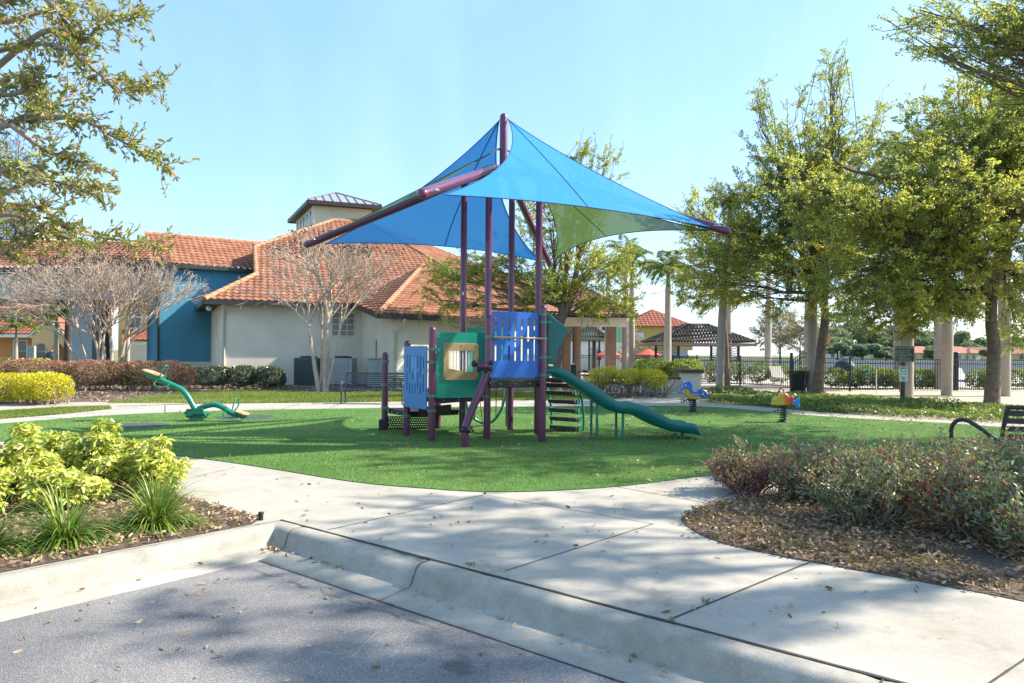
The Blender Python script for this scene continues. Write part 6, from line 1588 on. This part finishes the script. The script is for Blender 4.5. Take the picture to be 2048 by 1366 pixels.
pb(1305, 770, 70, 58, .9, 3600, m_grn, .13, .07, 'rounded green bush behind the pillar, left of the pair', Y=31.5, tb=(2.6, 1.6), base=.05, topb=.4); pb(1365, 770, 76, 60, .9, 3800, m_grn, .13, .07, 'rounded green bush behind the pillar, right of the pair', Y=30.8, tb=(2.6, 1.6), base=.05, topb=.4)
hd = [1432, 1470, 1520, 1560, 1612, 1672, 1706, 1735, 1768, 1782, 1842, 1862, 1960, 1985, 2032]
wd = ['left of the leaning palm', 'right of the leaning palm', 'two bays left of the gate', 'one bay left of the gate', 'behind the litter bin', 'just right of the oak trunk', 'three bays left of the sign', 'two bays left of the sign', 'one bay left of the sign', 'hidden mostly by the sign post', 'right of the sandy palm', 'left of the swollen palm', 'left of the big oak trunk', 'behind the big oak trunk', 'right of the big oak trunk']
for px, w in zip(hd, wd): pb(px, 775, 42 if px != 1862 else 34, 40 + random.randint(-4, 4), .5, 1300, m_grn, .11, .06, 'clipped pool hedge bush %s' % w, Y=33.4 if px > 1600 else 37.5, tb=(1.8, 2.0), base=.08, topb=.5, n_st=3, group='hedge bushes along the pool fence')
# ground cover along the ring path
gc = xy(gp((1410, 800), (1425, 805), (1520, 812.5), (1600, 820), (1700, 828.5), (1850, 837.5), (2048, 847), (2300, 862), (2500, 850), (2048, 822), (1850, 806), (1700, 797), (1560, 791), (1450, 793)))
p2 = scatter(gc, 34000); zz_ = np.array([.16 + .16 * nz((a, b_, 0), 1.1) + .08 * nz((a, b_, 3), 4) for a, b_ in p2]); zz_ = np.clip(zz_, .06, .45) * rng.random(len(p2)) ** .45
o = leaves('ground_cover', np.concatenate([p2, zz_[:, None]], 1), rng.normal(0, .8, (len(p2), 3)) + np.array([[0, 0, .5]]), .085 * rng.uniform(.7, 1.3, len(p2)), .045, m_grn, None, np.clip(rng.beta(2, 1.8, len(p2)) + (zz_ - .15), 0, 1), False, (0, 0, 0)); tag(o, 'low leafy green ground cover along the right hand path', None, None, 'stuff')
pb(1460, 788, 90, 18, .6, 1100, m_grn, .09, .05, 'low pale shrub at the foot of the leaning palm', Y=26.6, tb=(2.5, 1.6), base=.02, name='low_shrub', cat='shrub'); pb(788, 765, 36, 26, .3, 260, m_grn, .10, .05, 'small sparse sapling at the downspout', Y=28.2, tb=(2.4, 1.6), base=.1, name='sapling', cat='shrub', n_st=3)
pb(30, 738, 60, 20, .6, 700, m_grn, .15, .08, 'green shrubs before the orange porch wall', Y=52, base=.02, name='low_shrub', cat='shrub'); pb(78, 736, 50, 22, .6, 700, m_yel, .15, .08, 'yellow green shrubs before the arched porch', Y=53, base=.02, name='low_shrub', cat='shrub')
# red and green shrubs in the right bed: twiggy and loose
def loose(px, py, rx, h, label, n=60, lp=80, Lf=.046, tb=(1.6, 1.9), tv=0):
    b = G(px, py); b.z = 0; root = empty('flowering_shrub', b, label, 'shrub', 'red and green shrubs in the right bed'); segs, C, D, T = [], [], [], []
    for i in range(n):
        a = rng.uniform(0, 6.283); rr = 1.22 * rx * math.sqrt(rng.random()); e = b + V((math.cos(a) * rr, math.sin(a) * rr * .8, h * rng.uniform(.5, 1.02) * (1 - .25 * (rr / rx) ** 2))); s = b + V((rng.normal(0, .06), rng.normal(0, .06), -.02)); tw = bez(s, e, V((math.cos(a) * .06, math.sin(a) * .06, -.05 * h)), 7, .16)
        for k in range(7): segs.append((tw[k], tw[k + 1], .011 * (1 - k / 9), .011 * (1 - (k + 1) / 9)))
        for j in range(6):
            k = random.randint(2, 6); d = ((tw[k + 1] - tw[k]).normalized() * .5 + V(rng.normal(0, .6, 3)) + UP * .25).normalized(); L_ = rng.uniform(.08, .28) * h; q = tw[k]; t2 = bez(q, q + d * L_, V(rng.normal(0, .03, 3)), 3, .15)
            for a_, b_ in zip(t2, t2[1:]): segs.append((a_, b_, .005, .0035))
            tn = nz(q, 1.6, 2) * .55
            for m in range(int(lp * .72 / 6 * (.25 + 1.0 * k / 6))):
                f = random.random(); c = q + d * L_ * f + V(rng.normal(0, .03, 3)); C.append(tuple(c)); D.append(tuple(d + V(rng.normal(0, .8, 3)))); T.append(min(1, max(0, rng.beta(*tb) + tn + tv)))
    twigs('stems', segs, m_twig, root, n=4); leaves('foliage', C, D, Lf * rng.uniform(.6, 1.35, len(C)), Lf * .52, m_lor2, root, T, True)
loose(1495, 985, .42, .66, 'reddest flowering shrub at the left tip of the right bed', 80, 90, .036, (2.4, 1.5), .22); loose(1620, 1000, .50, .74, 'loose flowering shrub second from the left tip of the bed', 64, 84, .046, (1.8, 1.7), .1); loose(1740, 1050, .50, .82, 'grey green twiggy shrub in the middle of the right bed', 64, 80, .048, (1.4, 2.3))
loose(1850, 985, .62, .72, 'flowering shrub below the curved bench arm', 66, 84, .044, (1.5, 2.2)); loose(1945, 1075, .52, .88, 'nearest large twiggy shrub in the right bed', 64, 84, .052, (1.4, 2.3)); loose(2085, 1040, .60, .88, 'dense green shrub at the right picture edge', 70, 90, .05, (1.4, 2.4))
loose(1690, 960, .52, .62, 'low flowering shrub at the back of the bed against the turf', 56, 80, .042, (1.8, 1.8)); loose(2040, 965, .62, .70, 'flowering shrub in front of the bench seat', 60, 80, .046, (1.5, 2.1)); loose(2060, 1110, .4, .7, 'pale stemmed low shrub at the front right of the bed', 36, 60, .05, (1.2, 2.6))
# variegated yellow shrubs: whorls of leaflets
def whorl(base, stems, label, seed_n=9):
    b = V(base); root = empty('variegated_shrub', b, label, 'shrub', 'variegated yellow shrubs'); segs, C, D, L, T = [], [], [], [], []
    for (dx, dy, h) in stems:
        e = b + V((dx, dy, h)); s = b + V((dx * .25 + rng.normal(0, .03), dy * .25, -.02)); tw = bez(s, e, V((dx * .15, dy * .15, 0)), 9, .06)
        for k in range(9): segs.append((tw[k], tw[k + 1], .010 - .0006 * k, .0094 - .0006 * k))
        for k in range(3, 10):
            for j in range(5 if k < 9 else 9):
                a = rng.uniform(0, 6.283); d = V((math.cos(a), math.sin(a), rng.uniform(.1, .9))).normalized(); pl2 = rng.uniform(.06, .19) * (1 if k < 9 else .7); c = tw[k] + d * pl2; segs.append((tw[k], c, .0025, .002)); nl = random.randint(6, 8); up = (d + UP * .9).normalized(); x = up.orthogonal().normalized(); y = up.cross(x); t0 = rng.beta(2.6, 1.5)
                for m in range(nl):
                    th = 6.283 * m / nl + rng.normal(0, .15); ld_ = (x * math.cos(th) + y * math.sin(th) - up * rng.uniform(-.25, .4)).normalized(); ll = rng.uniform(.058, .10); C.append(tuple(c + ld_ * ll * .55)); D.append(tuple(ld_)); L.append(ll); T.append(min(1, max(0, t0 + rng.normal(0, .2))))
    twigs('stems', segs, m_twig, root, n=5); L = np.array(L); leaves('foliage', C, D, L, L * rng.uniform(.30, .39, len(L)), m_sch, root, T, True)
def ws(px, py, sp, hs_): b = G(px, py); b.z = 0; return b
def stems(n, rx, ry, h0, h1): return [(rng.uniform(-rx, rx) * 1.3, rng.uniform(-ry, ry), rng.uniform(h0, h1) * (1.18 if random.random() < .25 else .95)) for _ in range(int(n * 1.05))]
whorl(G(205, 985), stems(16, .30, .22, .30, .56) + [(.03, 0, .74), (-.02, .05, .68), (.02, -.05, .62)], 'tallest yellow variegated shrub in the left bed')
whorl(G(315, 992), stems(9, .18, .16, .22, .42) + [(.02, .02, .56), (-.05, 0, .50)], 'yellow variegated shrub behind the larger strappy tuft')
whorl(G(95, 985), stems(11, .24, .2, .28, .48) + [(.03, 0, .58)], 'yellow variegated shrub between the tallest and the edge one'); whorl(G(20, 1005), stems(12, .28, .2, .24, .46) + [(.12, .05, .72), (.14, .03, .66)], 'yellow variegated shrub with one tall shoot at the left edge')
whorl(G(130, 1020), stems(10, .22, .14, .14, .30), 'low yellow variegated shrub behind the left strappy tuft'); whorl(G(-60, 1040), stems(10, .3, .15, .2, .42), 'pale yellow variegated shrub cut by the picture edge')
def tuft(px, py, n, L0, label, wide=.014):
    b = G(px, py); b.z = 0; root = empty('strap_leaf_plant', b, label, 'plant', 'strap leaved tufts'); V_, F_, T = [], [], []
    for i in range(n):
        a = rng.uniform(0, 6.283); d = V((math.cos(a), math.sin(a), 0)); s = V((-d.y, d.x, 0)); el = rng.uniform(.30, 1.4); L_ = L0 * rng.uniform(.6, 1.15); p = b + d * rng.uniform(0, .05) + s * rng.normal(0, .02); dr = d * math.cos(el) + UP * math.sin(el); w = wide * rng.uniform(.6, 1.2); k0 = len(V_)
        for k in range(8):
            ww = w * (1 - (k / 7.2) ** 2.2) * .5 + .0006; V_ += [tuple(p - s * ww), tuple(p + UP * -ww * .4), tuple(p + s * ww)]; p = p + dr * L_ / 7; dr = (dr + UP * -.20 * (1.35 - el * .4) * (1 + k * .12)).normalized(); 
            if p.z < .012: p.z = .012
        for k in range(7):
            for j in range(2): F_.append((k0 + k * 3 + j, k0 + k * 3 + j + 1, k0 + k * 3 + 4 + j, k0 + k * 3 + 3 + j)); T.append(0)
        t = rng.beta(1.8, 2.2); T[-14:] = [min(1, t + (.18 if k > 4 else 0)) for k in range(7) for j in range(2)]
    np_mesh('blades', V_, F_, m_lir, root, None, T, True)
tuft(312, 1055, 470, .56, 'larger strap leaved tuft by the corner of the left bed'); tuft(130, 1088, 380, .52, 'middle strap leaved tuft near the left kerb'); tuft(-30, 1105, 220, .46, 'strap leaved tuft cut by the left picture edge'); tuft(85, 968, 60, .3, 'dark strap leaved tuft hidden behind the yellow shrubs')
# weeds in the joints
for px, py, s, lab in ((1412, 1205, .05, 'tiny green weed in the pavement joint'), (940, 1130, .04, 'tiny green weed behind the chipped kerb'), (1343, 1240, .03, 'tiny green weed where the joint meets the kerb')):
    b = G(px, py); c = np.array(b)[None] + np.concatenate([rng.normal(0, s * .4, (40, 2)), rng.random((40, 1)) * s * .5], 1); o = leaves('weed', c, rng.normal(size=(40, 3)) + np.array([[0, 0, .6]]), s * .5, s * .16, m_lir, None, rng.beta(2, 3, 40), False, b); tag(o, lab, 'weed')
# trees beyond the fence and across the lake
for px, Y, h, lm, lab, w in ((1600, 62, 6.0, m_brl, 'sparse brownish tree beyond the fence left of the gate palms', 3.4), (1560, 74, 7.4, m_brl, 'sparse brownish tree standing behind the large pergola', 3.6), (1275, 58, 3.2, m_brl, 'small bare brown tree before the amber house', 2.2)):
    b = V((Q(px, Y), Y, 0)); oak(b, [b + UP * h * .2, b + UP * h * .35], [(b + V((w * .0, 0, h * .68)), (w * .8, w * .7, h * .36), 1), (b + V((-w * .5, 0, h * .5)), (w * .5, w * .5, h * .22), 1), (b + V((w * .5, 0, h * .5)), (w * .5, w * .5, h * .24), 1)], lab, None, LW=(.16, .07), density=12, per=9, spread=.45, tr=.13, name='sparse_tree', lm=lm)
ft = [(1655, 330, 16, 20), (1700, 345, 21, 22), (1745, 340, 16, 18), (1785, 350, 20, 20), (1855, 345, 16, 22), (1830, 330, 13, 14), (1925, 340, 11, 10), (1950, 300, 13, 15), (2000, 340, 12, 16), (2050, 330, 12, 18), (1680, 310, 10, 12), (2085, 300, 13, 18)]
fl = ['behind the farthest house', 'tall clump left of the sign', 'between two houses left of the sign', 'tallest behind the sign', 'wide crown right of the sign', 'small beside the widest house', 'low behind the black post', 'rounded above the roof by the black post', 'behind the big oak', 'at the right edge', 'near the oak trunk', 'beyond the right edge']
ft += [(1725, 236, 5.5, 9), (1880, 238, 5, 10), (1990, 240, 5, 8), (1675, 240, 6, 9), (1772, 232, 4.2, 7)]
fl += ['short and nearest the shore left of the sign', 'short on the shore between palms', 'short on the shore by the big oak', 'short on the shore by the bin oak', 'smallest on the shore beside the sign']
for (px, Y, h, w), t in zip(ft, fl):
    b = V((Q(px, Y), Y, 0)); root = empty('far_tree', b, 'far green tree across the lake, %s' % t, 'tree', 'trees across the lake'); MB().tube([b, b + UP * h * .6], [.35, .2], 7).build('trunk', m_bark, root)
    C = []
    for k in range(9):
        o_ = V((rng.uniform(-.4, .4) * w, rng.uniform(-.3, .3) * w, h * rng.uniform(.35, .85))); e = ellip(330, .4) * np.array([[w * .22, w * .22, h * .17]]) + np.array(b + o_)[None]; C.append(e)
    C = np.concatenate(C); leaves('crown', C, rng.normal(size=C.shape), 1.2, .9, m_farl, root, np.clip(rng.beta(2, 2, len(C)), 0, 1))
# ================================================= LIGHT, SKY, CAMERA
EL, AZ = R(38), R(-9)
sun = bpy.data.lights.new('sun', 'SUN'); sun.energy = 4.5; sun.angle = R(.53); sun.color = (1, .92, .80)
so = bpy.data.objects.new('sun', sun); COL.objects.link(so); so.location = (30, -5, 30)
dirv = V((-math.cos(EL) * math.cos(AZ), math.cos(EL) * math.sin(AZ), -math.sin(EL)))
so.rotation_euler = dirv.to_track_quat('-Z', 'Y').to_euler()
w = bpy.data.worlds.new('World'); scene.world = w; w.use_nodes = True; nt = w.node_tree; bg = nt.nodes['Background']
sky = nt.nodes.new('ShaderNodeTexSky'); sky.sky_type = 'NISHITA'; sky.sun_disc = False; sky.sun_elevation = EL; sky.sun_rotation = math.pi / 2 + AZ
sky.air_density = 1.0; sky.dust_density = .7; sky.ozone_density = .7; sky.altitude = 0
tc = nt.nodes.new('ShaderNodeTexCoord'); mp = nt.nodes.new('ShaderNodeMapping'); mp.inputs['Scale'].default_value = (2.2, 1.0, .55); mp.inputs['Rotation'].default_value = (0, R(12), 0)
nt.links.new(tc.outputs['Generated'], mp.inputs[0]); n = nt.nodes.new('ShaderNodeTexNoise'); n.inputs['Scale'].default_value = 2.2; n.inputs['Detail'].default_value = 7; n.inputs['Roughness'].default_value = .6
nt.links.new(mp.outputs[0], n.inputs['Vector'])
f = ramp(nt, n.outputs['Fac'], [(.45, (0, 0, 0)), (.85, (.07, .07, .07))])
sk = mixc(nt, sky.outputs[0], (1.0, 2.05, 3.45), .54)
c = mixc(nt, sk, (7.5, 7.9, 8.2), f)
nt.links.new(c, bg.inputs['Color']); bg.inputs['Strength'].default_value = .15
cam = bpy.data.cameras.new('camera'); co_ = bpy.data.objects.new('camera', cam); COL.objects.link(co_)
cam.sensor_width = 36; cam.lens = F / 2048 * 36; cam.clip_end = 5000; cam.clip_start = .05
co_.matrix_world = Matrix.Translation((0, 0, CH)) @ Matrix.Rotation(R(90), 4, 'X') @ Matrix.Rotation(ROLL, 4, 'Z')
cam.shift_y = 22 / 2048
scene.camera = co_
vs = scene.view_settings; vs.view_transform = 'Standard'; vs.look = 'None'; vs.exposure = 1.32; vs.gamma = 1
scene.render.engine = 'CYCLES'
scene.cycles.use_denoising = True
scene.cycles.max_bounces = 6; scene.cycles.transparent_max_bounces = 12; scene.cycles.sample_clamp_indirect = 6
